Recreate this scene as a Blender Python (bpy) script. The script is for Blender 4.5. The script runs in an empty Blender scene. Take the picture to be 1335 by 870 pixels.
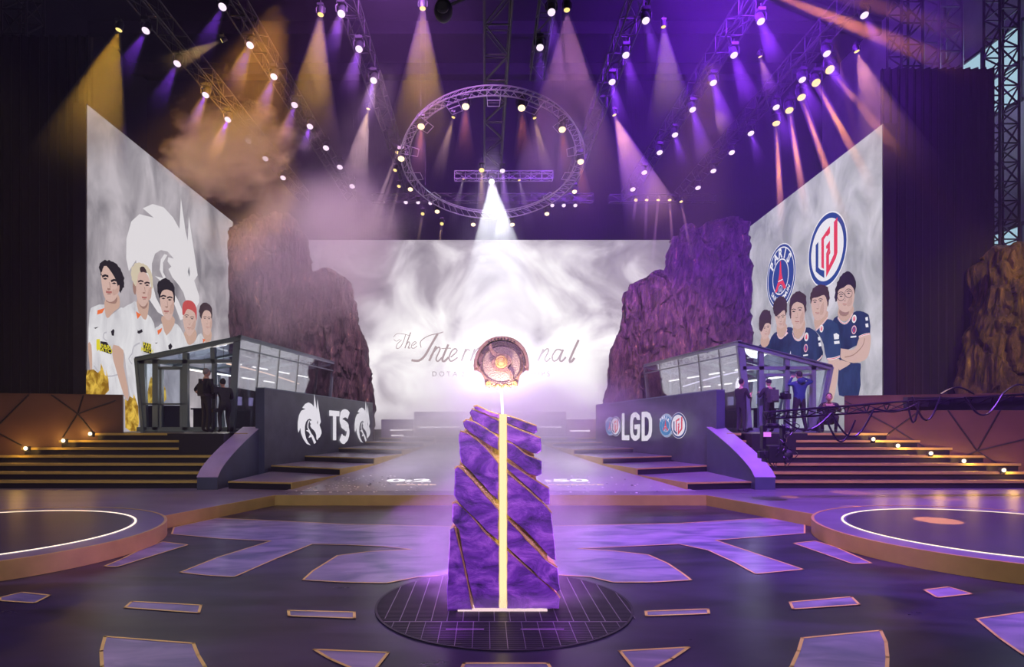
import bpy, bmesh, math, random
from mathutils import Vector, Matrix, noise
C = bpy.context.scene.collection
sc = bpy.context.scene
R = random.Random(7)
PI = math.pi
F, CX, HY, H = 800.0, 632.0, 545.0, 2.0
def at(x, y, Y): return Vector(((x-CX)*Y/F, Y, H-(y-HY)*Y/F))
def atz(x, y, z):
    Y = F*(H-z)/(y-HY); return Vector(((x-CX)*Y/F, Y, z))
def onplane(x, y, p0, n):
    d = Vector(((x-CX)/F, 1, -(y-HY)/F)); o = Vector((0, 0, H))
    return o + d*((Vector(p0)-o).dot(n)/d.dot(n))
# ---------------------------------------------------------------- materials
def nodes(name):
    m = bpy.data.materials.new(name); m.use_nodes = True
    nt = m.node_tree; nt.nodes.clear()
    out = nt.nodes.new('ShaderNodeOutputMaterial')
    return m, nt, out
def pmat(name, col, rough=.5, metal=0, var=.15, scale=6, bump=0, bscale=30, stretch=None, spec=.5, alpha=1, coat=0):
    m, nt, out = nodes(name); N = nt.nodes; L = nt.links
    b = N.new('ShaderNodeBsdfPrincipled'); L.new(b.outputs[0], out.inputs[0])
    b.inputs['Roughness'].default_value = rough; b.inputs['Metallic'].default_value = metal
    b.inputs['Specular IOR Level'].default_value = spec; b.inputs['Coat Weight'].default_value = coat
    tc = N.new('ShaderNodeTexCoord'); mp = N.new('ShaderNodeMapping'); L.new(tc.outputs['Object'], mp.inputs[0])
    if stretch: mp.inputs['Scale'].default_value = stretch
    nz = N.new('ShaderNodeTexNoise'); nz.inputs['Scale'].default_value = scale; nz.inputs['Detail'].default_value = 4
    L.new(mp.outputs[0], nz.inputs['Vector'])
    mx = N.new('ShaderNodeMix'); mx.data_type = 'RGBA'
    mx.inputs['A'].default_value = (*[c*(1-var) for c in col], 1); mx.inputs['B'].default_value = (*[min(1, c*(1+var)) for c in col], 1)
    L.new(nz.outputs['Fac'], mx.inputs['Factor']); L.new(mx.outputs['Result'], b.inputs['Base Color'])
    if bump:
        n2 = N.new('ShaderNodeTexNoise'); n2.inputs['Scale'].default_value = bscale; n2.inputs['Detail'].default_value = 5
        L.new(mp.outputs[0], n2.inputs['Vector'])
        bp = N.new('ShaderNodeBump'); bp.inputs['Strength'].default_value = bump; bp.inputs['Distance'].default_value = .05
        L.new(n2.outputs['Fac'], bp.inputs['Height']); L.new(bp.outputs[0], b.inputs['Normal'])
    return m
def emat(name, col, s=1.0, light=False):
    m, nt, out = nodes(name)
    e = nt.nodes.new('ShaderNodeEmission'); e.inputs[0].default_value = (*col, 1); e.inputs[1].default_value = s
    nt.links.new(e.outputs[0], out.inputs[0])
    m.cycles.emission_sampling = 'AUTO' if light else 'NONE'
    return m
def cloudmat(name, c0, c1, scale=.35, s=1.0, stretch=(1, 1, 1), lo=.35, hi=.68, dist=.6):
    m, nt, out = nodes(name); N = nt.nodes; L = nt.links
    tc = N.new('ShaderNodeTexCoord'); mp = N.new('ShaderNodeMapping'); mp.inputs['Scale'].default_value = stretch
    L.new(tc.outputs['Object'], mp.inputs[0])
    nz = N.new('ShaderNodeTexNoise'); nz.inputs['Scale'].default_value = scale; nz.inputs['Detail'].default_value = 7; nz.inputs['Roughness'].default_value = .55
    nz.inputs['Distortion'].default_value = dist
    L.new(mp.outputs[0], nz.inputs['Vector'])
    cr = N.new('ShaderNodeValToRGB'); cr.color_ramp.elements[0].position = lo; cr.color_ramp.elements[1].position = hi
    cr.color_ramp.elements[0].color = (*c0, 1); cr.color_ramp.elements[1].color = (*c1, 1)
    L.new(nz.outputs['Fac'], cr.inputs[0])
    e = N.new('ShaderNodeEmission'); L.new(cr.outputs[0], e.inputs[0]); e.inputs[1].default_value = s
    L.new(e.outputs[0], out.inputs[0]); m.cycles.emission_sampling = 'AUTO'
    return m
def volmat(name, dens, col=(1, 1, 1), aniso=0.0):
    m, nt, out = nodes(name)
    v = nt.nodes.new('ShaderNodeVolumeScatter'); v.inputs['Color'].default_value = (*col, 1)
    v.inputs['Density'].default_value = dens; v.inputs['Anisotropy'].default_value = aniso
    nt.links.new(v.outputs[0], out.inputs['Volume'])
    return m
def fademat(name, dens, L_):
    """haze of a lamp's cone, thinning out towards the far end (local z = 0 at the lens, -L_ at the end)"""
    m, nt, out = nodes(name); N = nt.nodes; L = nt.links
    tc = N.new('ShaderNodeTexCoord'); sx = N.new('ShaderNodeSeparateXYZ'); L.new(tc.outputs['Object'], sx.inputs[0])
    mr = N.new('ShaderNodeMapRange'); mr.interpolation_type = 'SMOOTHSTEP'; mr.inputs['From Min'].default_value = -L_; mr.inputs['From Max'].default_value = -L_*.1; mr.inputs['To Max'].default_value = dens
    L.new(sx.outputs['Z'], mr.inputs['Value'])
    v = N.new('ShaderNodeVolumeScatter'); L.new(mr.outputs[0], v.inputs['Density']); L.new(v.outputs[0], out.inputs['Volume'])
    return m
def smokemat(name, dens, scale=1.2, lo=.45, hi=.7, col=(1, 1, 1), detail=4, edge=1.0):
    """puffy smoke: noise density that fades towards the rim of a unit sphere object"""
    m, nt, out = nodes(name); N = nt.nodes; L = nt.links
    tc = N.new('ShaderNodeTexCoord')
    ln = N.new('ShaderNodeVectorMath'); ln.operation = 'LENGTH'; L.new(tc.outputs['Object'], ln.inputs[0])
    rim = N.new('ShaderNodeMapRange'); rim.interpolation_type = 'SMOOTHSTEP'
    rim.inputs['From Min'].default_value = 1.0; rim.inputs['From Max'].default_value = 1-edge; L.new(ln.outputs['Value'], rim.inputs['Value'])
    nz = N.new('ShaderNodeTexNoise'); nz.inputs['Scale'].default_value = scale; nz.inputs['Detail'].default_value = detail; nz.inputs['Roughness'].default_value = .6
    L.new(tc.outputs['Object'], nz.inputs['Vector'])
    ad = N.new('ShaderNodeMath'); ad.operation = 'ADD'; L.new(nz.outputs['Fac'], ad.inputs[0])
    r2 = N.new('ShaderNodeMath'); r2.operation = 'MULTIPLY'; r2.inputs[1].default_value = .5; L.new(rim.outputs[0], r2.inputs[0])
    L.new(r2.outputs[0], ad.inputs[1])
    mr = N.new('ShaderNodeMapRange'); mr.interpolation_type = 'SMOOTHSTEP'; mr.inputs['From Min'].default_value = lo+.25; mr.inputs['From Max'].default_value = hi+.25
    mr.inputs['To Max'].default_value = dens; L.new(ad.outputs[0], mr.inputs['Value'])
    mu = N.new('ShaderNodeMath'); mu.operation = 'MULTIPLY'; L.new(mr.outputs[0], mu.inputs[0])
    r3 = N.new('ShaderNodeMapRange'); r3.inputs['From Min'].default_value = 1.0; r3.inputs['From Max'].default_value = .8; L.new(ln.outputs['Value'], r3.inputs['Value'])
    L.new(r3.outputs[0], mu.inputs[1])
    v = N.new('ShaderNodeVolumeScatter'); v.inputs['Color'].default_value = (*col, 1); L.new(mu.outputs[0], v.inputs['Density'])
    L.new(v.outputs[0], out.inputs['Volume'])
    return m
def glassmat(name, tint=(.9, .95, 1), refl=.12):
    m, nt, out = nodes(name); N = nt.nodes; L = nt.links
    t = N.new('ShaderNodeBsdfTransparent'); t.inputs[0].default_value = (*tint, 1)
    g = N.new('ShaderNodeBsdfGlossy'); g.inputs['Roughness'].default_value = .03; g.inputs[0].default_value = (.9, .9, .95, 1)
    lw = N.new('ShaderNodeLayerWeight'); lw.inputs[0].default_value = .35
    mr = N.new('ShaderNodeMapRange'); mr.inputs['To Min'].default_value = refl*.4; mr.inputs['To Max'].default_value = min(1, refl*4)
    L.new(lw.outputs['Fresnel'], mr.inputs['Value'])
    mx = N.new('ShaderNodeMixShader'); L.new(mr.outputs[0], mx.inputs[0]); L.new(t.outputs[0], mx.inputs[1]); L.new(g.outputs[0], mx.inputs[2])
    L.new(mx.outputs[0], out.inputs[0])
    return m
# ---------------------------------------------------------------- mesh builder
class MB:
    def __init__(s): s.v = []; s.f = []; s.mi = []; s.mats = []
    def m(s, mat):
        if mat not in s.mats: s.mats.append(mat)
        return s.mats.index(mat)
    def face(s, pts, mat):
        k = len(s.v); s.v += [tuple(p) for p in pts]; s.f.append(tuple(range(k, k+len(pts)))); s.mi.append(s.m(mat)); return s
    def box(s, a, b, mat):
        x0, y0, z0 = a; x1, y1, z1 = b
        return s.hexa([(x0,y0,z0),(x1,y0,z0),(x1,y1,z0),(x0,y1,z0)], [(x0,y0,z1),(x1,y0,z1),(x1,y1,z1),(x0,y1,z1)], mat)
    def hexa(s, lo, hi, mat): return s.loft([lo, hi], mat)
    def loft(s, rings, mat, cap=True, closed=True, capmat=None):
        k = len(s.v); n = len(rings[0]); i = s.m(mat)
        for r in rings: s.v += [tuple(p) for p in r]
        for a in range(len(rings)-1):
            for j in range(n if closed else n-1):
                j2 = (j+1) % n
                s.f.append((k+a*n+j, k+a*n+j2, k+(a+1)*n+j2, k+(a+1)*n+j)); s.mi.append(i)
        if cap:
            ci = s.m(capmat) if capmat else i
            s.f.append(tuple(k+j for j in reversed(range(n)))); s.mi.append(ci)
            s.f.append(tuple(k+(len(rings)-1)*n+j for j in range(n))); s.mi.append(ci)
        return s
    def prism(s, pts, off, mat, capmat=None):
        off = Vector(off); return s.loft([[Vector(p) for p in pts], [Vector(p)+off for p in pts]], mat, capmat=capmat)
    def tube(s, pts, r, mat, n=6, cap=True):
        pts = [Vector(p) for p in pts]; rings = []
        for i, p in enumerate(pts):
            d = (pts[min(i+1, len(pts)-1)] - pts[max(i-1, 0)]).normalized()
            u = d.orthogonal().normalized() if i == 0 else (u - d*u.dot(d)).normalized()
            w = d.cross(u); rr = r[i] if isinstance(r, (list, tuple)) else r
            rings.append([p + (u*math.cos(2*PI*j/n) + w*math.sin(2*PI*j/n))*rr for j in range(n)])
        return s.loft(rings, mat, cap)
    def bar(s, a, b, w, mat): return s.tube([a, b], w, mat, 4)
    def lathe(s, prof, mat, n=24, M=None):
        M = M or Matrix(); rings = [[M @ Vector((r*math.cos(2*PI*j/n), r*math.sin(2*PI*j/n), z)) for j in range(n)] for r, z in prof]
        return s.loft(rings, mat)
    def sphere(s, c, r, mat, n=12, k=8, M=None):
        c = Vector(c); rr = Vector(r) if not isinstance(r, (int, float)) else Vector((r, r, r)); rings = []
        for i in range(k+1):
            t = PI*(i if 0 < i < k else (i+.02 if i == 0 else i-.02))/k
            rings.append([c + Vector((rr.x*math.sin(t)*math.cos(2*PI*j/n), rr.y*math.sin(t)*math.sin(2*PI*j/n), -rr.z*math.cos(t))) for j in range(n)])
        if M: rings = [[M @ p for p in r_] for r_ in rings]
        return s.loft(rings, mat)
    def build(s, name, parent=None, smooth=False, rel=True, bevel=0, local=None):
        me = bpy.data.meshes.new(name); me.from_pydata(s.v, [], s.f)
        for m_ in s.mats: me.materials.append(m_)
        me.polygons.foreach_set('material_index', s.mi)
        bm = bmesh.new(); bm.from_mesh(me); bmesh.ops.remove_doubles(bm, verts=bm.verts, dist=1e-5)
        bmesh.ops.recalc_face_normals(bm, faces=bm.faces)
        if smooth:
            for f in bm.faces: f.smooth = True
        bm.to_mesh(me); bm.free()
        o = bpy.data.objects.new(name, me); C.objects.link(o)
        if smooth:
            try: me.set_sharp_from_angle(angle=math.radians(45))
            except Exception: pass
        if bevel:
            bv = o.modifiers.new('Bevel', 'BEVEL'); bv.width = bevel; bv.segments = 2; bv.limit_method = 'ANGLE'
        if parent is not None:
            o.parent = parent
            if rel:   # mesh given in world coordinates under a placed parent
                bpy.context.view_layer.update(); o.matrix_parent_inverse = WORLD(parent).inverted()
        return o
def WORLD(o):
    M = Matrix.LocRotScale(o.location, o.rotation_euler, o.scale)
    return (WORLD(o.parent) @ o.matrix_parent_inverse @ M) if o.parent else M
def tag(o, label=None, cat=None, group=None, kind=None):
    if label: o['label'] = label
    if cat: o['category'] = cat
    if group: o['group'] = group
    if kind: o['kind'] = kind
    return o
def struct(o, label=None, cat=None): return tag(o, label, cat, kind='structure')
def thing(name, label, cat, loc=(0, 0, 0), group=None):
    o = bpy.data.objects.new(name, None); o.empty_display_size = .2; C.objects.link(o); o.location = loc
    return tag(o, label, cat, group)
def spot(loc, d, power, col, ang, blend=.5, size=.05, parent=None, name='spot_beam'):
    l = bpy.data.lights.new(name, 'SPOT'); l.energy = power; l.color = col; l.spot_size = math.radians(ang*2); l.spot_blend = blend; l.shadow_soft_size = size
    o = bpy.data.objects.new(name, l); C.objects.link(o)
    o.rotation_euler = Vector(d).to_track_quat('-Z', 'Y').to_euler(); o.location = loc
    if parent is not None: o.parent = parent; o.matrix_parent_inverse = WORLD(parent).inverted()
    return o
def area(loc, d, power, col, sx, sy, name='area_lamp', spread=180):
    l = bpy.data.lights.new(name, 'AREA'); l.energy = power; l.color = col; l.shape = 'RECTANGLE'; l.size = sx; l.size_y = sy; l.spread = math.radians(spread)
    o = bpy.data.objects.new(name, l); C.objects.link(o); o.location = loc; o.rotation_euler = Vector(d).to_track_quat('-Z', 'Y').to_euler()
    return o
# palette
GOLD = pmat('gold_trim', (.50, .37, .10), .5, .15, .25, 3)
GOLDL = pmat('gold_line', (.78, .60, .15), .4, .2, .2, 4)
BLACK = pmat('black_paint', (.012, .012, .016), .5)
DARK = pmat('dark_metal', (.05, .05, .06), .4, .6)
STEEL = pmat('truss_metal', (.32, .31, .34), .35, .7)
TRUSSD = pmat('dark_truss', (.028, .025, .032), .5, .3)
DRAPE = pmat('black_drape', (.007, .007, .010), .95, 0, .4, 2, .3, 4, (3, 3, .2))
GREYF = pmat('grey_frame', (.16, .21, .23), .45, .1, .1, 3)
SLATE = pmat('slate_panel', (.075, .085, .10), .35, 0, .45, 2.5, .1, 20)
CARPET = pmat('stage_top', (.13, .11, .17), .35, 0, .5, .9, 0, 30, (.6, 2.5, 1))
TREAD = pmat('stair_tread', (.045, .04, .055), .45, 0, .3, 3)
BRONZE = pmat('bronze_panel', (.10, .048, .026), .5, .2, .55, 1.1, .05, 8)
GLASS = glassmat('window_glass')
GLASSR = glassmat('side_glass', (.9, .92, .95), .16)
WHITE = pmat('white_vinyl', (.85, .83, .86), .5, 0, .03)
SKIN = pmat('skin', (.55, .32, .24), .5, 0, .05)
LEDW = emat('white_led', (1, .9, 1), 1.6)
# ---------------------------------------------------------------- hall shell
def floor_material():
    m, nt, out = nodes('stage_floor'); N = nt.nodes; L = nt.links
    b = N.new('ShaderNodeBsdfPrincipled'); L.new(b.outputs[0], out.inputs[0])
    tc = N.new('ShaderNodeTexCoord'); mp = N.new('ShaderNodeMapping'); mp.inputs['Scale'].default_value = (.5, 1.3, 1); L.new(tc.outputs['Object'], mp.inputs[0])
    nz = N.new('ShaderNodeTexNoise'); nz.inputs['Scale'].default_value = .9; nz.inputs['Detail'].default_value = 6; nz.inputs['Distortion'].default_value = .8
    L.new(mp.outputs[0], nz.inputs['Vector'])
    cr = N.new('ShaderNodeValToRGB'); e = cr.color_ramp.elements; e[0].position = .38; e[0].color = (.008, .007, .018, 1); e[1].position = .72; e[1].color = (.042, .032, .078, 1)
    L.new(nz.outputs['Fac'], cr.inputs[0]); L.new(cr.outputs[0], b.inputs['Base Color'])
    n2 = N.new('ShaderNodeTexNoise'); n2.inputs['Scale'].default_value = 3; n2.inputs['Detail'].default_value = 5; L.new(mp.outputs[0], n2.inputs['Vector'])
    mr = N.new('ShaderNodeMapRange'); mr.inputs['To Min'].default_value = .24; mr.inputs['To Max'].default_value = .36; L.new(n2.outputs['Fac'], mr.inputs['Value']); L.new(mr.outputs[0], b.inputs['Roughness'])
    b.inputs['Specular IOR Level'].default_value = .38
    return m
def inlay_material():
    m, nt, out = nodes('floor_inlay'); N = nt.nodes; L = nt.links
    b = N.new('ShaderNodeBsdfPrincipled'); L.new(b.outputs[0], out.inputs[0]); b.inputs['Roughness'].default_value = .3
    tc = N.new('ShaderNodeTexCoord'); mp = N.new('ShaderNodeMapping'); mp.inputs['Scale'].default_value = (.5, 1.2, 1); L.new(tc.outputs['Object'], mp.inputs[0])
    nz = N.new('ShaderNodeTexNoise'); nz.inputs['Scale'].default_value = 2.2; nz.inputs['Detail'].default_value = 7; nz.inputs['Distortion'].default_value = 1
    L.new(mp.outputs[0], nz.inputs['Vector'])
    cr = N.new('ShaderNodeValToRGB'); e = cr.color_ramp.elements; e[0].position = .35; e[0].color = (.09, .10, .17, 1); e[1].position = .7; e[1].color = (.32, .28, .38, 1)
    L.new(nz.outputs['Fac'], cr.inputs[0]); L.new(cr.outputs[0], b.inputs['Base Color'])
    return m
FLOORM, INLAY = floor_material(), inlay_material()
fb = MB(); fb.box((-22, -2, -.3), (22, 42, 0), FLOORM)
def inlay(pts, outline=True):
    w = [atz(x, y, 0) for x, y in pts]; w = [Vector((p.x, p.y, .004)) for p in w]
    fb.face(w, INLAY)
    if outline:
        for i in range(len(w)):
            a, b = w[i], w[(i+1) % len(w)]
            d = (b-a); 
            if d.length < .01: continue
            d.normalize(); n = Vector((-d.y, d.x, 0))*.014; z = Vector((0, 0, .003))
            fb.face([a-n-d*.012+z, b-n+d*.012+z, b+n+d*.012+z, a+n-d*.012+z], GOLDL)
inlay([(284,676),(450,684),(640,688),(885,683),(999,676),(1049,682),(1049,696),(933,705),(1047,743),(985,749),(958,734),(923,718),(885,710),(820,713),(754,716),(800,719),(845,724),(870,735),(888,747),(901,757),(850,760),(799,760),(770,753),(720,750),(600,750),(545,753),(504,761),(450,760),(395,757),(408,745),(440,725),(480,720),(536,717),(500,713),(450,711),(407,710),(360,729),(305,753),(270,751),(235,747),(285,727),(353,706),(290,703),(224,697),(227,688)])
inlay([(136,739),(160,729),(182,718),(212,707),(245,711),(152,740)])
inlay([(163,793),(172,785),(262,790),(259,800)]); inlay([(376,797),(462,799),(462,807),(377,804)])
inlay([(0,780),(28,773),(65,777),(45,787),(0,784)])
inlay([(137,831),(252,840),(258,855),(267,870),(275,885),(285,900),(137,896),(133,870),(132,850)])
inlay([(410,848),(506,852),(490,872),(460,873),(430,860)]); inlay([(605,866),(714,866),(735,900),(590,900)])
inlay([(842,798),(923,795),(924,801),(843,804)]); inlay([(1030,786),(1110,779),(1120,789),(1034,795)])
inlay([(1205,770),(1237,766),(1267,775),(1222,780)])
inlay([(1046,833),(1148,823),(1155,838),(1157,858),(1156,880),(1150,896),(1015,896),(1032,870),(1041,850)])
inlay([(1273,808),(1335,799),(1400,792),(1400,890),(1335,855),(1302,832)])
inlay([(808,850),(898,845),(876,860),(852,873),(826,872)])
inlay([(1035,709),(1063,706),(1090,714),(1136,735),(1112,736),(1075,723)])
fl = struct(fb.build('floor', smooth=False))
sh = MB(); sh.box((-22, 40, 0), (22, 40.3, 24), DRAPE); struct(sh.build('wall_back'))
sh = MB(); sh.box((-22.3, -2, 0), (-22, 40, 24), DRAPE); struct(sh.build('wall_left'))
HALLW = pmat('hall_wall', (.30, .30, .33), .8, 0, .3, 1)
sh = MB(); sh.box((22, -2, 0), (22.3, 40, 24), HALLW); struct(sh.build('wall_right'))
CEIL = pmat('dark_roof', (.008, .006, .012), .8, 0, .4, .6)
sh = MB(); sh.box((-22.3, -2, 24), (22.3, 40.3, 24.3), CEIL)
for yy in range(2, 40, 4): sh.box((-22, yy, 23.3), (22, yy+.25, 24), CEIL)
struct(sh.build('ceiling'))
# daylight window high in the right hand wall
wf = MB(); 
def wbox(y0, y1, z0, z1): wf.box((21.9, y0, z0), (22.0, y1, z1), DARK)
SKYW = emat('daylight_glazing', (.42, .66, .78), .85)
W0 = MB(); W0.box((21.93, 21, 15.0), (21.97, 29, 18.2), SKYW)
w1 = struct(W0.build('window_1'))
for yy in [21, 23, 25, 27, 29]: wf.box((21.85, yy-.06, 14.9), (21.93, yy+.06, 18.3), DARK)
for zz in (15.0, 16.6, 18.2): wf.box((21.85, 21, zz-.06), (21.93, 29, zz+.06), DARK)
wf.build('window_frame', w1)
W0 = MB(); W0.box((21.93, 21, 8.2), (21.97, 29, 9.9), SKYW); w2 = struct(W0.build('window_2'))
wf = MB()
for yy in [21, 23, 25, 27, 29]: wf.box((21.85, yy-.06, 8.1), (21.93, yy+.06, 10), DARK)
for zz in (8.2, 9.9): wf.box((21.85, 21, zz-.06), (21.93, 29, zz+.06), DARK)
wf.build('window_frame', w2)
# ---------------------------------------------------------------- stage platform
ST = .23
plat = MB()
P = [(-21, 10.45), (-6.0, 10.45), (-4.81, 14.02), (5.07, 14.02), (6.32, 10.5), (21, 10.5), (21, 31), (-21, 31)]
plat.loft([[(x, y, .0) for x, y in P], [(x, y, ST) for x, y in P]], CARPET)
po = tag(plat.build('stage_platform'), 'low purple stage platform with gold front edge behind the glowing monolith', 'stage')
g = MB()
for a, b in ((1, 2), (2, 3), (3, 4)):
    p, q = Vector((*P[a], 0)), Vector((*P[b], 0)); d = (q-p).normalized(); n = Vector((d.y, -d.x, 0))
    g.prism([p-d*.01, q+d*.01, q+d*.01+n*.03, p-d*.01+n*.03], (0, 0, ST+.005), GOLD)
tag(g.build('edge_trim', po), 'gold riser along the platform front')
def round_stage(c, r, name, label, spots):
    o = MB(); n = 96
    o.lathe([(r-.03, .004), (r-.03, .245)], CARPET, n, Matrix.Translation((*c, 0)))
    b = tag(o.build(name, smooth=True), label, 'stage')
    t = MB(); rings = [[(c[0]+rr*math.cos(2*PI*j/n), c[1]+rr*math.sin(2*PI*j/n), z) for j in range(n)] for rr, z in ((r-.03, .003), (r, .003), (r, .25), (r-.045, .25), (r-.045, .246))]
    t.loft(rings, GOLD, cap=False); t.build('rim', b, smooth=True)
    t = MB(); q = r-.47
    rings = [[(c[0]+rr*math.cos(2*PI*j/n), c[1]+rr*math.sin(2*PI*j/n), z) for j in range(n)] for rr, z in ((q-.022, .246), (q-.022, .254), (q+.01, .254), (q+.01, .246))]
    t.loft(rings, emat('warm_led_ring', (1, .8, .66), 1.5), cap=False); t.build('light_ring', b)
    t = MB(); t.lathe([(q-.06, .2455), (q-.06, .251)], pmat('disc_top', (.035, .03, .05), .42, 0, .4, 2), n, Matrix.Translation((*c, 0))); t.build('disc_top', b)
    return b
round_stage((-7.9, 9.35), 2.72, 'round_stage', 'round gold-rimmed side stage with light ring, left side of floor', 0)
round_stage((8.2, 9.5), 2.78, 'round_stage', 'round gold-rimmed side stage with orange light spots, right side of floor', 1)
# ---------------------------------------------------------------- side stairs
RISE, TR, Y0, DECK = .19, .35, 15.4, 1.56
TREADG = pmat('gilded_tread', (.13, .10, .045), .45, 0, .5, 2.5, 0, 30, (.3, 3, 1))  # gold light falling on the treads is put into their colour
def side_stairs(sg, x_in, x_out, label):
    t = thing('stairs', label, 'stairs', (sg*(x_in+x_out)/2, Y0, ST))
    for i in range(7):
        y = Y0+TR*i; z = ST+RISE*(i+1)
        xo = x_out
        s = MB(); s.box((min(sg*x_in, sg*xo), y, ST+RISE*i), (max(sg*x_in, sg*xo), y+TR if i < 6 else y+TR, z-.035), BLACK)
        s.box((min(sg*x_in, sg*xo), y-.02, z-.035), (max(sg*x_in, sg*xo), y+TR, z), TREADG)
        st = s.build('step', t)
        g = MB(); g.box((min(sg*x_in, sg*xo), y-.03, z-.055), (max(sg*x_in, sg*xo), y+.03, z+.006), GOLD)
        g.build('nosing', st)
    return t
side_stairs(-1, 6.75, 15.5, 'dark side stairs with gold nosings below the left glass booth')
side_stairs(1, 6.9, 16.5, 'dark side stairs with gold nosings below the right glass booth')
dk = MB(); dk.box((-21, Y0+TR*7, ST), (-6.78, 26.7, DECK), TREAD); tag(dk.build('deck'), 'raised black deck carrying the left glass booth', 'deck')
dk = MB(); dk.box((7.12, Y0+TR*7, ST), (21, 26.7, DECK), TREAD); tag(dk.build('deck'), 'raised black deck carrying the right glass booth', 'deck')
# black landing blocks at the inner top of side stairs
for sg, lab in ((-1, 'black landing block beside the left curved side wall'), (1, 'black landing block beside the right curved side wall')):
    b = MB(); x0, x1 = (-8.35, -7.13) if sg < 0 else (7.3, 8.5)
    b.box((x0, 16.75, ST), (x1, 17.84, DECK+.005), BLACK)
    b.box((x0+(-.0 if sg > 0 else -.55), 17.2, 1.18), (x1+(.55 if sg > 0 else 0), 17.84, DECK+.004), BLACK)
    tag(b.build('landing_block'), lab, 'stage block')
# curved side walls (sweep up from platform to the deck)
PURPW = pmat('purple_lit_wall_top', (.34, .26, .46), .4, 0, .35, 1.5)  # purple light on the wall tops is put into this colour
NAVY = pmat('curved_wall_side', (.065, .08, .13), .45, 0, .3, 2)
def curved_wall(sg, xs, xe, w, label):
    m = MB(); n = 16; rt, rb = [], []
    lo, hi = [], []
    for i in range(n+1):
        t = i/n; y = 15.1+t*3.0; z = ST+.30+(DECK+.12-ST-.30)*(t**.72)*1.03
        x = xs+(xe-xs)*t
        rt.append([(sg*x, y, ST), (sg*(x-w), y, ST), (sg*(x-w), y, z), (sg*x, y, z)])
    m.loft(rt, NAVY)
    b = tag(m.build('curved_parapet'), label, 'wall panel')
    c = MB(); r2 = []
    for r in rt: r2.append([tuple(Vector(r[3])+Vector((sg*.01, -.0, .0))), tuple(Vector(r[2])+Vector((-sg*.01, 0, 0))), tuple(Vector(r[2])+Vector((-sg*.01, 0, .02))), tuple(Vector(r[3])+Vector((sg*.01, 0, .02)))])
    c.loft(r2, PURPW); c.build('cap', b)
    return b
curved_wall(-1, 7.08, 7.12, .5, 'curved wall with purple-lit top sweeping up left of the dragon-logo panel')
curved_wall(1, 7.15, 7.05, .5, 'curved wall with purple-lit top sweeping up right of the crest-logo panel')
# ---------------------------------------------------------------- centre stairs and ramp
STP = [(15.05, 4.74), (17.1, 4.03), (18.9, 3.42), (21.1, 2.85), (23.2, 2.34), (24.7, 2.05), (25.0, 2.0)]
STZ = [.41, .59, .76, .91, 1.05, 1.17]
def mid_stairs(sg, xw, label, off=0):
    t = thing('stairs', label, 'stairs', (sg*5, 15.05, ST))
    tm = pmat('mid_tread', (.22, .18, .27), .3, 0, .4, 1.2)
    gm = GOLD
    for i in range(6):
        y, x = STP[i]; y2, x2 = STP[i+1]; z = STZ[i]
        sk = [.3, 1.1, 1.1, 1.1, 1.1, .9, .6]; y_in, y_out = y, y+sk[i]
        wx = lambda q: xw-max(0, q-17.9)*.262-.01; X0, X0b, X1, X2 = sg*wx(y_out), sg*wx(y2+sk[i+1]), sg*(x+off), sg*(x2+off)
        y2b = y2+sk[i+1]
        s = MB(); s.hexa([(X0, y_out, ST), (X1, y_in, ST), (X2, y2, ST), (X0b, y2b, ST)], [(X0, y_out, z), (X1, y_in, z), (X2, y2, z), (X0b, y2b, z)], tm)
        st = s.build('step', t)
        r = MB(); e = .02
        r.hexa([(X0, y_out-e, z-.19), (X1, y_in-e, z-.19), (X1, y_in, z-.19), (X0, y_out, z-.19)], [(X0, y_out-e, z-.03), (X1, y_in-e, z-.03), (X1, y_in, z-.03), (X0, y_out, z-.03)], BLACK); r.build('riser', st)
        g = MB(); e = .05
        g.hexa([(X0, y_out-e, z-.03), (X1, y_in-e, z-.03), (X1, y_in, z-.03), (X0, y_out, z-.03)], [(X0, y_out-e, z+.004), (X1, y_in-e, z+.004), (X1, y_in+.04, z+.004), (X0, y_out+.04, z+.004)], gm); g.build('nosing', st)
        q = MB(); d = -sg*.03
        q.hexa([(X1, y_in-.05, ST), (X1+d, y_in-.05, ST), (X2+d, y2, ST), (X2, y2, ST)], [(X1, y_in-.05, z+.006), (X1+d, y_in-.05, z+.006), (X2+d, y2, z+.006), (X2, y2, z+.006)], gm); q.build('side_trim', st)
    return t
mid_stairs(-1, 6.41, 'wide shallow stairs with gold edges in front of the dragon-logo panel')
mid_stairs(1, 6.73, 'wide shallow stairs with gold edges in front of the crest-logo panel', .22)
RAMP = pmat('ramp_surface', (.26, .24, .31), .28, 0, .3, 1.0)
rp = MB(); rp.hexa([(-4.85, 14.8, ST), (5.1, 14.8, ST), (2.2, 25.0, ST), (-1.9, 25.0, ST)], [(-4.85, 14.8, ST+.004), (5.1, 14.8, ST+.004), (2.2, 25.0, 1.0), (-1.9, 25.0, 1.0)], RAMP)
rampo = tag(rp.build('ramp'), 'grey centre ramp with timer digits rising towards the back screen', 'ramp')
def ramp_z(y): return ST+.004+(1.0-ST)*(y-14.8)/(25.0-14.8)
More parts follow.
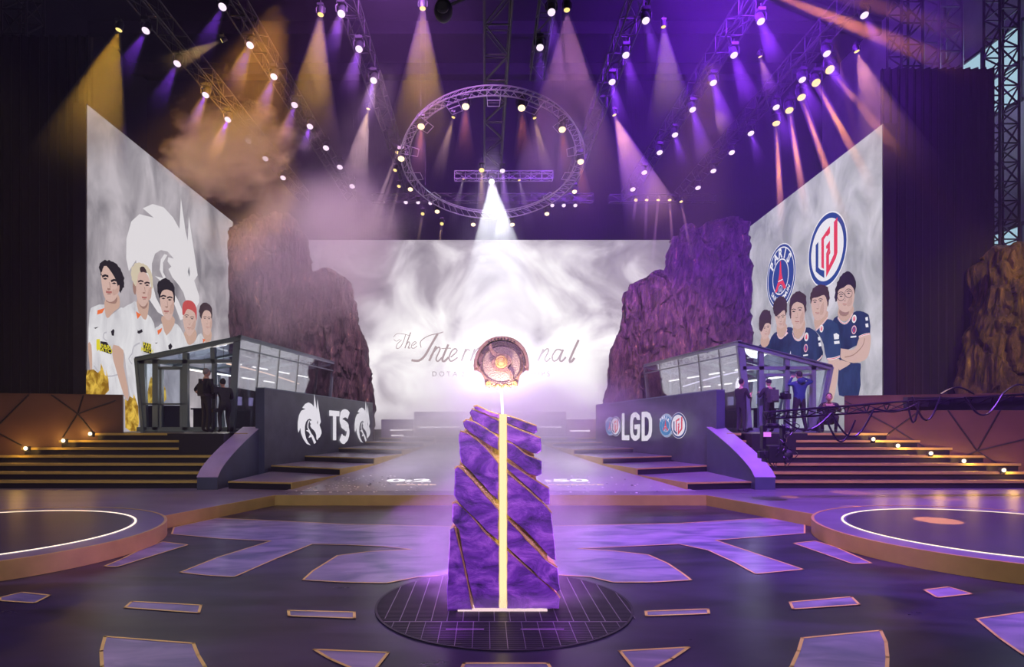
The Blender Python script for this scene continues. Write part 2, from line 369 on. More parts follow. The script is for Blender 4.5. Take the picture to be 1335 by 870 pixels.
# timer text lying on the ramp
def text_mesh(body, size, mat, name='lettering', bold=.0, ext=.0):
    cu = bpy.data.curves.new(name, 'FONT'); cu.body = body; cu.size = size; cu.offset = bold; cu.extrude = ext; cu.align_x = 'CENTER'; cu.align_y = 'CENTER'
    o = bpy.data.objects.new(name, cu); C.objects.link(o); dg = bpy.context.evaluated_depsgraph_get()
    me = bpy.data.meshes.new_from_object(o.evaluated_get(dg)); bpy.data.objects.remove(o); bpy.data.curves.remove(cu)
    me.materials.clear(); me.materials.append(mat); return me
def put_text(body, size, mat, M, parent, name='lettering', bold=0, label=None):
    me = text_mesh(body, size, mat, name, bold); me.transform(M)
    o = bpy.data.objects.new(name, me); C.objects.link(o); o.parent = parent
    o.matrix_parent_inverse = WORLD(parent).inverted()
    if label: o['label'] = label
    return o
sl = math.atan((1.0-ST)/(25.0-14.8))
TXW = emat('projected_white', (1, .95, 1), 1.2); TXO = emat('projected_peach', (1, .72, .72), .9)
for s, x, y, z, sz, m_, b_ in (('0:2', -2.0, 16.2, 0, .55, TXW, .02), (':50', 2.15, 16.2, 0, .55, TXW, .02), ('GAME', -1.75, 15.6, 0, .22, TXO, .006), ('RESERVE', 2.3, 15.6, 0, .22, TXO, .006)):
    M = Matrix.Translation((x, y, ramp_z(y)+.006)) @ Matrix.Rotation(sl, 4, 'X') @ Matrix.Diagonal((1.75, 1.0, 1, 1))
    put_text(s, sz, m_, M, rampo, 'timer_digits' if m_ is TXW else 'caption', b_)
# confetti scatter on ramp and stairs
cf = MB(); CONF = pmat('confetti_paper', (.9, .85, .9), .5)
rr = random.Random(3)
for i in range(260):
    sg = -1 if rr.random() < .75 else 1
    y = 14.3+rr.random()*2.6; x = sg*(1.6+rr.random()*3.2); z = (ST if y < 14.82 else ramp_z(y))+.008
    if abs(x) > 4.9-.42*(y-14): continue
    a = rr.random()*PI; s = .012+rr.random()*.022
    d = Vector((math.cos(a), math.sin(a), 0))*s; n = Vector((-d.y, d.x, .2*s))
    cf.face([Vector((x, y, z))-d-n*.6, Vector((x, y, z))+d-n*.6, Vector((x, y, z+.004))+d+n*.6, Vector((x, y, z+.004))-d+n*.6], CONF)
tag(cf.build('confetti'), 'tiny white paper confetti scattered on the centre ramp', 'confetti', kind='stuff')
# back blocks
BLK = pmat('lilac_block', (.22, .17, .28), .5, 0, .2, 1)
def block(x0, x1, ytop, ybot, Y, dep, label, strips):
    a, b = at(x0, ytop, Y), at(x1, ybot, Y)
    m = MB(); m.box((a.x, Y, ST), (b.x, Y+dep, a.z), BLK); o = tag(m.build('stage_block'), label, 'stage block')
    for sx0, sx1, sy in strips:
        p, q = at(sx0, sy, Y-.03), at(sx1, sy, Y-.03); s = MB(); s.box((p.x, Y-.04, p.z-.03), (q.x, Y, p.z+.03), LEDW); s.build('light_strip', o)
    return o
block(540, 738, 537, 562, 26.4, 2.2, 'wide lilac block at the centre foot of the back screen', [(545, 600, 557), (672, 732, 557)])
block(497, 539.5, 547, 565, 26.8, 1.8, 'narrow lilac block left of the wide centre block', [(509, 537, 561)])
block(738.5, 790, 547, 565, 26.8, 1.8, 'narrow lilac block right of the wide centre block', [(743, 769, 562)])
lw = MB(); lw.box((-3.4, 25.05, ST), (3.7, 26.35, 1.2), BLK); o = tag(lw.build('stage_block'), 'low lilac step below the wide centre block', 'stage block')
for sx0, sx1 in ((510, 526),):
    p, q = at(sx0, 568, 24.95), at(sx1, 568, 24.95); s = MB(); s.box((p.x, 24.96, p.z-.03), (q.x, 25, p.z+.03), LEDW); s.build('light_strip', o)
# ---------------------------------------------------------------- bronze faceted parapets
LINE = pmat('panel_joint', (.01, .008, .01), .6)
def bronze(p0, p1, z0, z1, label, segs, name='faceted_parapet', lights=(), sg=1):
    p0, p1 = Vector((*p0, 0)), Vector((*p1, 0)); d = (p1-p0); Lh = d.length; d.normalize(); n = Vector((d.y, -d.x, 0))
    if n.y > 0: n = -n
    t = MB(); t.prism([p0, p1, p1-n*.25, p0-n*.25], (0, 0, 1), BRONZE)
    t.v = [(x, y, z0 if z < .5 else z1) for x, y, z in t.v]
    o = tag(t.build(name), label, 'wall panel')
    def P(u, v): return p0+d*(u*Lh)+n*.012+Vector((0, 0, z0+(z1-z0)*v))
    j = MB()
    for (u0, v0, u1, v1) in segs: j.tube([P(u0, v0), P(u1, v1)], .02, LINE, 4)
    if segs: j.build('panel_joints', o)
    c = MB(); c.prism([p0+n*.02, p1+n*.02, p1-n*.27, p0-n*.27], (0, 0, .03), BRONZE); c.v = [(x, y, z+z1) for x, y, z in c.v]; c.build('top_rail', o)
    return o
GL = [(0, .75, .12, .3), (.12, .3, .0, .1), (.12, .3, .35, 1), (.12, .3, .3, 0), (.5, 1, .68, .62), (.68, .62, .95, .9), (.68, .62, .8, .2), (.68, .62, .58, .15), (.68, .62, .72, 1)]
bronze((-13.6, 16.35), (-10.48, 17.75), .5, 2.64, 'bronze faceted parapet beside the left stairs, below the left screen', [(a, .35+b*.65, c, .35+d*.65) for a, b, c, d in GL])
GR = [(.0, .95, .25, .6), (.25, .6, .12, .35), (.25, .6, .45, .98), (.45, .98, .62, .35), (.62, .35, .9, .55), (.62, .35, .5, 0.2), (.62, .35, .75, .98), (.25, .6, .5, .2), (.9, .55, 1, .9), (.9, .55, .95, .2), (.62, .35, .8, .05), (.12, .35, .0, .3)]
bronze((10.55, 18.0), (14.9, 15.6), .3, 2.62, 'bronze faceted parapet beside the right stairs, behind the camera crane', GR)
bronze((13.2, 15.2), (19.0, 13.6), .23, 2.62, 'bronze faceted panel at the far right edge of the stage', []) if 0 else None
# step lights
def step_light(x, y, Y, label, sg):
    p = at(x, y, Y); t = thing('step_light', label, 'step light', p, 'step lights at the stair ends')
    h = MB(); h.box(p+Vector((-.07, 0, -.075)), p+Vector((.07, .08, .065)), BLACK); h.build('housing', t)
    l = MB(); l.sphere(p+Vector((0, -.02, .015)), (.05, .035, .05), emat('step_bulb', (1, .85, .6), 3)); l.build('bulb', t)
    b = bpy.data.lights.new('step_glow', 'POINT'); b.energy = 11; b.color = (1, .55, .12); b.shadow_soft_size = .04
    o = bpy.data.objects.new('step_glow', b); C.objects.link(o); o.location = p+Vector((-sg*-.16, -.12, .04)); o.parent = t; o.matrix_parent_inverse = WORLD(t).inverted()
nm = ['top', 'second', 'third', 'fourth', 'lowest']
for i, (x, y, Y) in enumerate(((118, 566.5, 17.12), (83, 575.5, 16.78), (34, 585.5, 16.42))): step_light(x, y, Y, f'glowing step light on the left stairs, {["top","middle","lowest"][i]} of three', -1)
for i, (x, y, Y) in enumerate(((1138, 573.5, 17.12), (1170, 582, 16.78), (1213, 592, 16.42), (1256, 602, 16.1), (1308, 614, 15.7))): step_light(x, y, Y, f'glowing step light on the right stairs, {nm[i]} of five', 1)
# ---------------------------------------------------------------- flat artwork helpers (printed / displayed pictures)
def smooth2(pts, k=4, closed=True):
    out = []; n = len(pts)
    rng = range(n) if closed else range(n-1)
    for i in rng:
        g = lambda j: pts[j % n] if closed else pts[max(0, min(n-1, j))]
        p0, p1, p2, p3 = g(i-1), g(i), g(i+1), g(i+2)
        for s in range(k):
            t = s/k
            out.append(tuple(.5*((2*p1[a])+(-p0[a]+p2[a])*t+(2*p0[a]-5*p1[a]+4*p2[a]-p3[a])*t*t+(-p0[a]+3*p1[a]-3*p2[a]+p3[a])*t**3) for a in (0, 1)))
    if not closed: out.append(tuple(pts[-1]))
    return out
class Canvas:
    """flat picture on a plane: p0, right-reading direction U, up V, normal n towards the hall"""
    def __init__(s, p0, U, n, step=.0006): s.p0 = Vector(p0); s.U = Vector(U).normalized(); s.V = Vector((0, 0, 1)); s.n = Vector(n).normalized(); s.step = step; s.k = 1; s.mb = MB()
    def P(s, x, y):
        q = onplane(x, y, s.p0, s.n)-s.p0; return (q.dot(s.U), q.dot(s.V))
    def W(s, uv, k): return s.p0+s.U*uv[0]+s.V*uv[1]+s.n*(s.step*k)
    def poly(s, uv, mat, k=None):
        if k is None: s.k += 1; k = s.k
        s.mb.face([s.W(q, k) for q in uv], mat); return k
    def px(s, pts, mat, conv=None, sm=0, k=None):
        pts = [conv(*p) if conv else p for p in pts]; uv = [s.P(*p) for p in pts]
        q = smooth2(uv, sm) if sm else uv
        if mat.name.split('_', 1)[-1].split('.')[0] in ('black', 'dark_brown', 'blond', 'red_hair') and len(pts) > 9:   # uneven tufts of hair
            cx = sum(p[0] for p in q)/len(q); cy = sum(p[1] for p in q)/len(q); hr = random.Random(len(q)*7+int(cx*100))
            q = [(cx+(p[0]-cx)*(1+f), cy+(p[1]-cy)*(1+f)) for p, f in ((p, hr.uniform(-.02, .07) if i % 2 else hr.uniform(-.05, .01)) for i, p in enumerate(q))]
        return s.poly(q, mat, k)
    def circle(s, c, r, mat, k=None, n=40): return s.poly([(c[0]+r*math.cos(2*PI*i/n), c[1]+r*math.sin(2*PI*i/n)) for i in range(n)], mat, k)
    def stroke(s, uv, w, mat, k=None, sm=0, closed=False):
        if sm: uv = smooth2(uv, sm, closed)
        if k is None: s.k += 1; k = s.k
        n = len(uv); L_, R_ = [], []
        for i in range(n):
            a = uv[i-1] if i or closed else uv[0]; b = uv[(i+1) % n] if i < n-1 or closed else uv[-1]
            dx, dy = b[0]-a[0], b[1]-a[1]; l = math.hypot(dx, dy) or 1; ww = (w[i*len(w)//n] if isinstance(w, (list, tuple)) else w)/2
            L_.append((uv[i][0]-dy/l*ww, uv[i][1]+dx/l*ww)); R_.append((uv[i][0]+dy/l*ww, uv[i][1]-dx/l*ww))
        for i in range(n if closed else n-1):
            j = (i+1) % n; s.mb.face([s.W(q, k) for q in (L_[i], R_[i], R_[j], L_[j])], mat)
        return k
    def pxstroke(s, pts, w, mat, conv=None, sm=0, closed=False, k=None):
        return s.stroke([s.P(*(conv(*p) if conv else p)) for p in pts], w, mat, k, sm, closed)
    def flush(s, name, parent, label=None):
        o = s.mb.build(name, parent); s.mb = MB(); 
        if label: o['label'] = label
        return o
def zc(x0, y0, s): return lambda x, y: (x0+x/s, y0+y/s)
DRAGON = [(358,-15),(385,180),(398,235),(405,70),(440,300),(460,430),(438,478),(470,570),(470,612),(445,670),(425,682),(405,720),(388,690),(388,640),(372,590),(345,555),(310,525),(290,485),(305,460),(285,440),(288,412),(318,402),(285,378),(250,392),(222,432),(207,500),(207,600),(226,690),(262,760),(302,800),(235,775),(180,695),(146,605),(135,522),(105,602),(94,540),(95,430),(115,320),(150,252),(215,222),(165,207),(210,145),(265,120),(315,145),(350,190)]
DSTRIPE = [(285,400),(262,460),(262,520),(285,560),(310,610),(340,650),(386,752),(355,778),(312,665),(262,682),(290,630),(268,592),(222,565),(262,556),(245,515),(250,450),(268,405)]
def dragon(cv, f, mat, eye):
    cv.poly([f(x, y) for x, y in DRAGON], mat); k = cv.k; cv.poly([f(x, y) for x, y in DSTRIPE], mat, k)
    cv.poly([f(x, y) for x, y in ((406, 400), (412, 440), (408, 470), (398, 440))], eye)
def crest_tower(cv, c, r, navy, white, red):
    f = lambda x, y: (c[0]+x*r, c[1]+y*r)
    cv.circle(c, r, white); cv.circle(c, r*.97, navy); cv.circle(c, r*.90, white); cv.circle(c, r*.865, navy)
    cv.circle(c, r*.55, white); cv.circle(c, r*.51, navy)
    cv.poly([f(*p) for p in ((-.02, .48), (.03, .48), (.08, .1), (.16, -.12), (.4, -.42), (.22, -.42), (.12, -.28), (0, -.22), (-.12, -.28), (-.22, -.42), (-.4, -.42), (-.16, -.12), (-.08, .1))], red)
    cv.poly([f(*p) for p in ((-.15, -.1), (.15, -.1), (.17, -.13), (-.17, -.13))], white)
    cv.circle(f(0, -.4), r*.14, white, None, 16); cv.circle(f(0, -.4), r*.12, navy, None, 16)
    for dx in (-.05, 0, .05): cv.poly([f(dx-.015, -.46), f(dx+.015, -.46), f(dx*1.2+.005, -.33), f(dx*1.2-.005, -.33)], white)
    return f
def arc_text(cv, c, r, s, size, a0, a1, mat, parent, top=True, bold=.01):
    """letters set one by one around an arc; one mesh"""
    k = cv.k = cv.k+1; n = len(s); me_all = []
    for i, ch in enumerate(s):
        if ch == ' ': continue
        a = math.radians(a0+(a1-a0)*i/(n-1)); me = text_mesh(ch, size, mat, 'lettering', bold)
        rot = a-PI/2 if top else a+PI/2
        for v in me.vertices:
            x, y = v.co.x*math.cos(rot)-v.co.y*math.sin(rot), v.co.x*math.sin(rot)+v.co.y*math.cos(rot)
            v.co = cv.W((c[0]+math.cos(a)*r+x, c[1]+math.sin(a)*r+y), k)
        for f in me.polygons: cv.mb.face([me.vertices[j].co.copy() for j in f.vertices], mat)
        bpy.data.meshes.remove(me)
def line_text(cv, c, s, size, mat, bold=0, xs=1.0):
    k = cv.k = cv.k+1; me = text_mesh(s, size, mat, 'lettering', bold)
    for v in me.vertices: v.co = cv.W((c[0]+v.co.x*xs, c[1]+v.co.y), k)
    for f in me.polygons: cv.mb.face([me.vertices[j].co.copy() for j in f.vertices], mat)
    bpy.data.meshes.remove(me)
# the second crest's strokes, measured on its circle, centre 0 radius 1 (x right, y up)
LG_BLUE = [(-.60,.30),(-.45,.36),(-.45,-.38),(-.33,-.47),(-.12,-.55),(-.12,-.76),(-.35,-.63),(-.60,-.46)]
LG_RED = [[(-.28,.40),(.18,.62),(.18,.42),(.05,.37),(-.02,.40),(-.14,.33),(-.14,-.50),(-.28,-.42)],
          [(-.02,.12),(.18,.22),(.18,-.05),(-.02,-.17),(-.02,-.10),(.07,.02),(-.02,.04)],
          [(.38,.66),(.56,.74),(.56,-.22),(.48,-.36),(-.02,-.76),(-.02,-.17),(.2,-.05),(.2,-.14),(.13,-.18),(.13,-.46),(.38,-.22)]]
def crest_letters(cv, c, r, navy, white, red):
    f = lambda x, y: (c[0]+x*r, c[1]+y*r)
    cv.circle(c, r*1.04, white); cv.circle(c, r, navy); cv.circle(c, r*.86, white)
    k = cv.poly([f(*p) for p in LG_BLUE], navy)
    for q in LG_RED: cv.poly([f(*p) for p in q], red, k)
LIT = emat('lit_lettering', (.80, .76, .84), .95); LITB = emat('lit_blue', (.05, .20, .42)); LITN = emat('lit_navy', (.03, .05, .18)); LITR = emat('lit_red', (.65, .07, .10))
# ---------------------------------------------------------------- logo panels flanking the centre stairs
def side_panel(x0, y0, x1, y1, z0a, z0b, z1a, z1b, label, sg, cap=.35):
    a, b = Vector((x0, y0, 0)), Vector((x1, y1, 0)); d = (b-a).normalized(); n = Vector((-sg*abs(d.y), sg*d.x if sg > 0 else d.x, 0))
    n = Vector((d.y, -d.x, 0)); n = n if n.x*sg < 0 else -n
    m = MB(); back = -n*.3
    m.loft([[a+Vector((0,0,z0a)), b+Vector((0,0,z0b)), b+back+Vector((0,0,z0b)), a+back+Vector((0,0,z0a))], [a+Vector((0,0,z1a)), b+Vector((0,0,z1b)), b+back+Vector((0,0,z1b)), a+back+Vector((0,0,z1a))]], SLATE)
    o = tag(m.build('logo_panel'), label, 'wall panel')
    e = MB(); u = Vector((0, 0, .03))
    e.loft([[a+n*.01+Vector((0,0,z1a)), b+n*.01+Vector((0,0,z1b)), b+back*1.04+Vector((0,0,z1b)), a+back*1.04+Vector((0,0,z1a))], [a+n*.01+u+Vector((0,0,z1a)), b+n*.01+u+Vector((0,0,z1b)), b+back*1.04+u+Vector((0,0,z1b)), a+back*1.04+u+Vector((0,0,z1a))]], GREYF); e.build('top_edge', o)
    e = MB(); w = back.normalized()*.85+Vector((0,-.0,0)); lo = Vector((0,-.02,ST)); hi = Vector((0,-.02,z1a-.0))
    q = [a+w*0+Vector((0,-.02,0)), a+w*cap+Vector((0,-.02,0)), a+w*cap+Vector((0,.25,0)), a+Vector((0,.25,0))]
    e.loft([[p+Vector((0,0,ST)) for p in q], [p+Vector((0,0,z1a-.01)) for p in q]], NAVY); e.build('end_cap', o)
    cv = Canvas(a, d if sg < 0 else -d, n, .006)
    return o, cv
tp, tcv = side_panel(-6.42, 17.9, -4.56, 25.0, .5, .9, 2.86, 2.58, 'dark slate panel with two white letters between two dragon-head logos', -1)
c5 = zc(380, 515, 12.136)
dragon(tcv, lambda x, y: tcv.P(*c5(x, y)), LIT, SLATE); tcv.flush('dragon_logo', tp, 'larger white dragon-head logo left of the letters')
def small(x, y):   # the smaller copy of the logo
    return tcv.P(*c5(990+(x-94)*.66, 90+(y+15)*.822))
dragon(tcv, small, LIT, SLATE); tcv.flush('dragon_logo', tp, 'smaller white dragon-head logo right of the letters')
tcv.px([(583,245),(745,258),(745,342),(694,339),(694,718),(643,718),(643,337),(583,332)], LIT, c5)
S_ = [(890,325),(862,290),(815,285),(775,330),(775,405),(800,450),(850,490),(878,545),(878,620),(850,690),(800,700),(765,655)]
tcv.pxstroke([(x-2, y+10) for x, y in S_], [.30]*3+[.22, .24]+[.34]*2+[.22]*3+[.30]*2, LIT, c5, 4)
tcv.flush('lettering', tp, 'white letters T S')
lp, lcv = side_panel(6.75, 17.9, 4.45, 24.6, .5, .9, 2.80, 2.5, 'dark slate panel with three white letters and four round crests', 1)
c6 = zc(780, 525, 8.344)
CNAVY = pmat('crest_navy', (.03, .07, .22), .5); CBLUE = pmat('crest_blue', (.06, .22, .5), .5); CRED = pmat('crest_red', (.75, .06, .08), .5)
def crest_at(x, y, hpx, fn, *m):
    c = lcv.P(*c6(x, y)); t = lcv.P(*c6(x, y-hpx)); r = abs(t[1]-c[1]); fn(lcv, c, r, *m)
    return c, r
for (x, y, h_, lab) in ((133, 258, 102, 'small round tower crest farther from camera'), (768, 250, 128, 'round blue tower crest nearer to camera')):
    c, r = crest_at(x, y, h_, lambda *a: None); crest_tower(lcv, c, r, LITB, LIT, LITR)
    arc_text(lcv, c, r*.70, 'PARIS', r*.34, 138, 42, LIT, None, True, .01); lcv.flush('crest', lp, lab)
for (x, y, h_, lab) in ((234, 258, 104, 'white crest with red letters farther from camera'), (932, 250, 136, 'white crest with red and blue letters nearer to camera')):
    c, r = crest_at(x, y, h_, lambda *a: None); crest_letters(lcv, c, r, LITN, LIT, LITR); lcv.flush('crest', lp, lab)
lcv.px([(315,118),(345,116),(345,356),(398,354),(398,410),(315,410)], LIT, c6)
lcv.px([(518,190),(512,140),(478,106),(450,106),(418,135),(408,200),(408,320),(420,380),(450,415),(480,413),(512,385),(518,320),(518,235),(455,240),(455,292),(487,290),(487,330),(477,358),(452,355),(441,320),(441,200),(452,163),(472,158),(485,190)], LIT, c6)
lcv.px([(536,102),(595,98),(630,120),(652,180),(652,310),(640,370),(600,415),(536,418)], LIT, c6); k = lcv.k
lcv.px([(572,160),(592,158),(612,180),(618,215),(618,300),(610,340),(592,360),(572,362)], SLATE, c6)
lcv.flush('lettering', lp, 'white letters L G D')
# ---------------------------------------------------------------- screens
def screen(p0, p1, z0, z1, n, picm, label, thick=.35):
    p0, p1 = Vector((*p0, 0)), Vector((*p1, 0)); n = Vector((*n, 0)).normalized(); d = (p1-p0).normalized()
    b = MB(); b.loft([[p0-n*.02+Vector((0,0,z)), p1-n*.02+Vector((0,0,z)), p1-n*thick+Vector((0,0,z)), p0-n*thick+Vector((0,0,z))] for z in (z0, z1)], BLACK)
    o = tag(b.build('led_screen'), label, 'screen')
    f = MB(); f.face([p0+Vector((0,0,z0)), p1+Vector((0,0,z0)), p1+Vector((0,0,z1)), p0+Vector((0,0,z1))], picm); f.build('display', o)
    for a, b_ in ((p0, p0-d*.06), (p1, p1+d*.06)):
        e = MB(); e.loft([[a+n*.01+Vector((0,0,z)), b_+n*.01+Vector((0,0,z)), b_-n*thick+Vector((0,0,z)), a-n*thick+Vector((0,0,z))] for z in (z0, z1)], DARK)
        e.build('frame', o)
    return o, Canvas(p0, d, n, .0006)
GREYCL = cloudmat('screen_clouds', (.22, .20, .225), (.52, .47, .51), .6, 1.0, (1, 1, .8))
GREYCR = cloudmat('screen_clouds_right', (.30, .30, .33), (.66, .63, .69), .6, 1.0, (1, 1, .8))
ls, cvL = screen((-11.35, 17.5), (-11.5, 28), DECK, 10.95, (1, 0), GREYCL, 'tall left LED screen with white dragon logo and five players in white jerseys')
rs, cvR = screen((12.1, 28.5), (11.8, 18.2), DECK, 10.72, (-1, 0), GREYCR, 'tall right LED screen with two round crests and five players in navy jerseys')
E = lambda n, c, s=1.0: emat('pic_'+n, c, s)
sk1, sk2, sk3 = E('skin_light', (.62, .42, .37)), E('skin_mid', (.56, .36, .29)), E('skin_shade', (.33, .19, .16))
skc = E('skin_cheek', (.54, .345, .295))
blk, brn, blond, redh = E('black', (.02, .016, .022)), E('dark_brown', (.05, .03, .035)), E('blond', (.62, .53, .40)), E('red_hair', (.52, .08, .08))
jw, jw2, jsh = cloudmat('pic_jersey_white', (.50, .48, .52), (.74, .72, .75), 1.3, 1, (1, 1, .5), .3, .6), cloudmat('pic_jersey_far', (.48, .46, .5), (.66, .64, .67), 1.3, 1, (1, 1, .5), .3, .6), E('jersey_fold', (.47, .45, .50))
lip, white_, orange, goldp = E('lip', (.40, .14, .13)), E('white', (.82, .80, .84)), E('orange', (.78, .16, .05)), E('gold', (.62, .40, .04))
dgr = E('logo_pale', (.74, .70, .73)); yel = E('yellow', (.7, .6, .03))
navy, navy2, pnavy, pred = cloudmat('pic_jersey_navy', (.008, .02, .06), (.025, .05, .14), 1.5, 1, (1, 1, .5), .35, .65), cloudmat('pic_jersey_navy_light', (.015, .04, .11), (.035, .07, .18), 1.5, 1, (1, 1, .5), .35, .65), E('crest_navy', (.02, .06, .26)), E('crest_red', (.75, .05, .09))
pink = E('pink', (.78, .45, .5)); shade = E('backdrop_shade', (.25, .24, .27))
def LM(x, y):   # dragon mark on the left screen
    return (-0+1.97+(x-94)*.01366, 10.27-(y+15)*.0058*1.0)
dragon(cvL, LM, dgr, shade); cvL.flush('dragon_logo', ls, 'huge pale dragon-head mark')
a6, a2 = zc(110, 330, 7.9), zc(100, 330, 4.35)
SK = {'a6': a6, 'a2': a2}
def feats(cv, cf, e1, e2, mo, s, tilt=0, brow=blk, nose=None, glasses=False):
    """eyes, brows, nose and mouth; s = feature size in the crop's pixels"""
    for (x, y) in (e1, e2):
        cv.px([(x-s*.5, y), (x, y-s*.2), (x+s*.5, y+s*.03), (x, y+s*.2)], blk, cf); cv.pxstroke([(x-s*.65, y-s*.42), (x, y-s*.68), (x+s*.65, y-s*.45)], cv.u*s*.22, brow, cf)
    cv.px([(e2[0]+s*1.0, e2[1]+s*.3), (e2[0]+s*.95, mo[1]-s*.1), (mo[0]+s*.9, mo[1]+s*.7), (mo[0]+s*.75, mo[1]-s*.5), (e2[0]+s*.3, e2[1]+s*1.2)], skc, cf, 3)
    nx, ny = nose or ((e1[0]+e2[0])/2, (e1[1]+e2[1])/2+(mo[1]-(e1[1]+e2[1])/2)*.62)
    cv.pxstroke([(nx-s*.3, ny), (nx, ny+s*.14), (nx+s*.3, ny)], cv.u*s*.2, sk3, cf)
    cv.pxstroke([(nx+s*.12, ny-s*1.3), (nx+s*.3, ny-s*.2)], cv.u*s*.1, sk3, cf)
    cv.pxstroke([(mo[0]-s*.6, mo[1]-s*.05), (mo[0], mo[1]+s*.05), (mo[0]+s*.6, mo[1]+s*.02)], cv.u*s*.22, lip, cf)
    cv.pxstroke([(mo[0]-s*.35, mo[1]+s*.4), (mo[0]+s*.35, mo[1]+s*.4)], cv.u*s*.09, sk3, cf)
    if glasses:
        for (x, y) in (e1, e2): cv.pxstroke([(x+s*1.15*math.cos(t*PI/8), y+s*1.25*math.sin(t*PI/8)) for t in range(16)], cv.u*s*.17, blk, cf, 0, True)
        cv.pxstroke([(e1[0]+s*1.1, e1[1]-s*.2), (e2[0]-s*1.1, e2[1]+.1)], cv.u*s*.15, blk, cf)
def portrait(cv, scr, label, layers):
    for L_ in layers:
        kind, mat, pts, cf = L_[:4]; sm = L_[4] if len(L_) > 4 else 3
        if kind == 'p': cv.px(pts, mat, cf, sm)
        else: cv.pxstroke(pts, L_[4]*cv.u, mat, cf, 3)
    return cv.flush('player_portrait', scr, label)
# -- left screen players, back to front
cvL.u = .025/4.35
cvL.px([(690,490),(720,455),(745,500),(775,490),(775,560),(690,590)], jw2, a2, 2); cvL.px([(728,430),(778,440),(777,495),(745,510)], sk2, a2, 2); cvL.px([(718,345),(740,318),(770,325),(781,370),(779,430),(762,466),(737,452),(722,400)], sk1, a2, 3); cvL.px([(710,345),(713,300),(740,281),(770,293),(785,330),(781,375),(772,335),(745,325),(728,345),(720,375)], brn, a2, 3)
cvL.px([(728,485),(745,492),(732,512)], orange, a2)
feats(cvL, a2, (741,370), (766,373), (757,420), 16); cvL.flush('player_portrait', ls, 'far player with short dark hair')
cvL.px([(598,540),(625,485),(650,515),(690,480),(705,530),(640,590)], jw2, a2, 2); cvL.px([(622,445),(686,435),(690,490),(655,522),(625,500)], sk2, a2, 2); cvL.px([(614,350),(635,308),(675,315),(690,370),(682,430),(652,472),(627,442),(616,400)], sk1, a2, 3); cvL.px([(610,345),(612,290),(635,268),(672,278),(692,318),(691,385),(680,338),(640,318),(620,350)], redh, a2, 3)
feats(cvL, a2, (634,362), (666,373), (648,425), 18); cvL.flush('player_portrait', ls, 'player with red hair')
cvL.px([(433,575),(440,445),(470,415),(495,402),(515,467),(560,398),(600,430),(632,500),(632,545),(470,592)], jw, a2, 2)
cvL.px([(488,360),(556,360),(562,405),(517,468),(494,408)], sk2, a2, 2)
cvL.px([(788,450),(805,385),(860,365),(920,390),(938,480),(936,580),(910,670),(870,692),(830,645),(800,560)], sk1, a6, 3)
cvL.px([(772,430),(762,330),(790,285),(850,260),(905,298),(942,355),(950,480),(937,510),(925,410),(870,378),(820,388),(798,430),(790,470)], blk, a6, 3)
feats(cvL, a6, (825,468), (892,482), (855,600), 44); cvL.px([(462,440),(490,425),(485,445),(466,465)], orange, a2); cvL.px([(525,525),(540,512),(550,530),(540,548),(528,545)], blk, a2); cvL.px([(448,510),(465,508),(455,515)], blk, a2)
cvL.flush('player_portrait', ls, 'player with dark swept hair in the middle')
cvL.px([(60,515),(68,340),(90,305),(155,293),(175,365),(250,308),(295,340),(300,420),(262,560),(255,640),(262,800),(262,830),(85,830),(76,640),(72,530)], jw, a2, 2)
cvL.px([(58,515),(78,522),(83,640),(78,700),(68,640)], sk2, a2, 2)
cvL.px([(213,470),(340,420),(362,545),(300,605),(232,672),(205,590)], sk2, a6, 3); cvL.px([(220,480),(330,450),(320,520),(240,510)], sk3, a6, 3)
cvL.px([(163,235),(172,180),(190,135),(215,118),(290,200),(340,290),(355,370),(342,430),(300,492),(245,502),(205,462),(180,380)], sk1, a6, 3)
cvL.px([(150,175),(153,110),(190,80),(250,78),(315,100),(365,160),(400,230),(408,310),(397,365),(368,405),(345,365),(325,290),(285,215),(222,135),(188,148),(172,205),(165,240)], blk, a6, 3)
feats(cvL, a6, (208,265), (302,312), (245,402), 52, nose=(245, 368))
cvL.px([(112,325),(155,312),(140,340),(110,350)], orange, a2); cvL.px([(90,425),(120,418),(100,430)], blk, a2)
cvL.px([(190,445),(205,430),(215,450),(208,470),(195,468)], blk, a2); cvL.px([(220,440),(247,452),(245,468),(218,458)], yel, a2)
cvL.px([(105,490),(125,488),(128,552),(105,545)], yel, a2); cvL.px([(128,500),(165,505),(192,545),(192,575),(130,555)], blk, a2); line_text(cvL, cvL.P(*a2(160, 533)), 'PARI', .17, yel, .004, 1.5); line_text(cvL, cvL.P(*a2(160, 553)), 'MATCH', .17, yel, .004, 1.5)
cvL.pxstroke([(165,450),(150,455),(145,480),(165,500)], .04, jsh, a2, 2); cvL.pxstroke([(90,640),(150,700),(230,690)], .04, jsh, a2, 2)
cvL.flush('player_portrait', ls, 'near player with black hair over one eye')
cvL.px([(205,515),(215,400),(250,320),(310,285),(338,278),(375,372),(400,345),(440,400),(448,500),(440,600),(420,800),(410,870),(310,870),(268,570),(215,530)], jw, a2, 2)
cvL.px([(203,520),(262,552),(262,640),(287,760),(290,830),(262,800),(215,650),(198,580)], sk2, a2, 2)
cvL.px([(543,470),(657,480),(658,600),(627,690),(555,600)], sk2, a6, 3); cvL.px([(560,520),(650,510),(640,560),(600,575)], sk3, a6, 2)
cvL.px([(522,330),(532,255),(565,195),(612,185),(655,235),(675,300),(670,420),(652,500),(620,548),(578,540),(545,480),(528,400)], sk1, a6, 3)
cvL.px([(495,300),(500,400),(525,430),(528,330)], sk3, a6, 2)
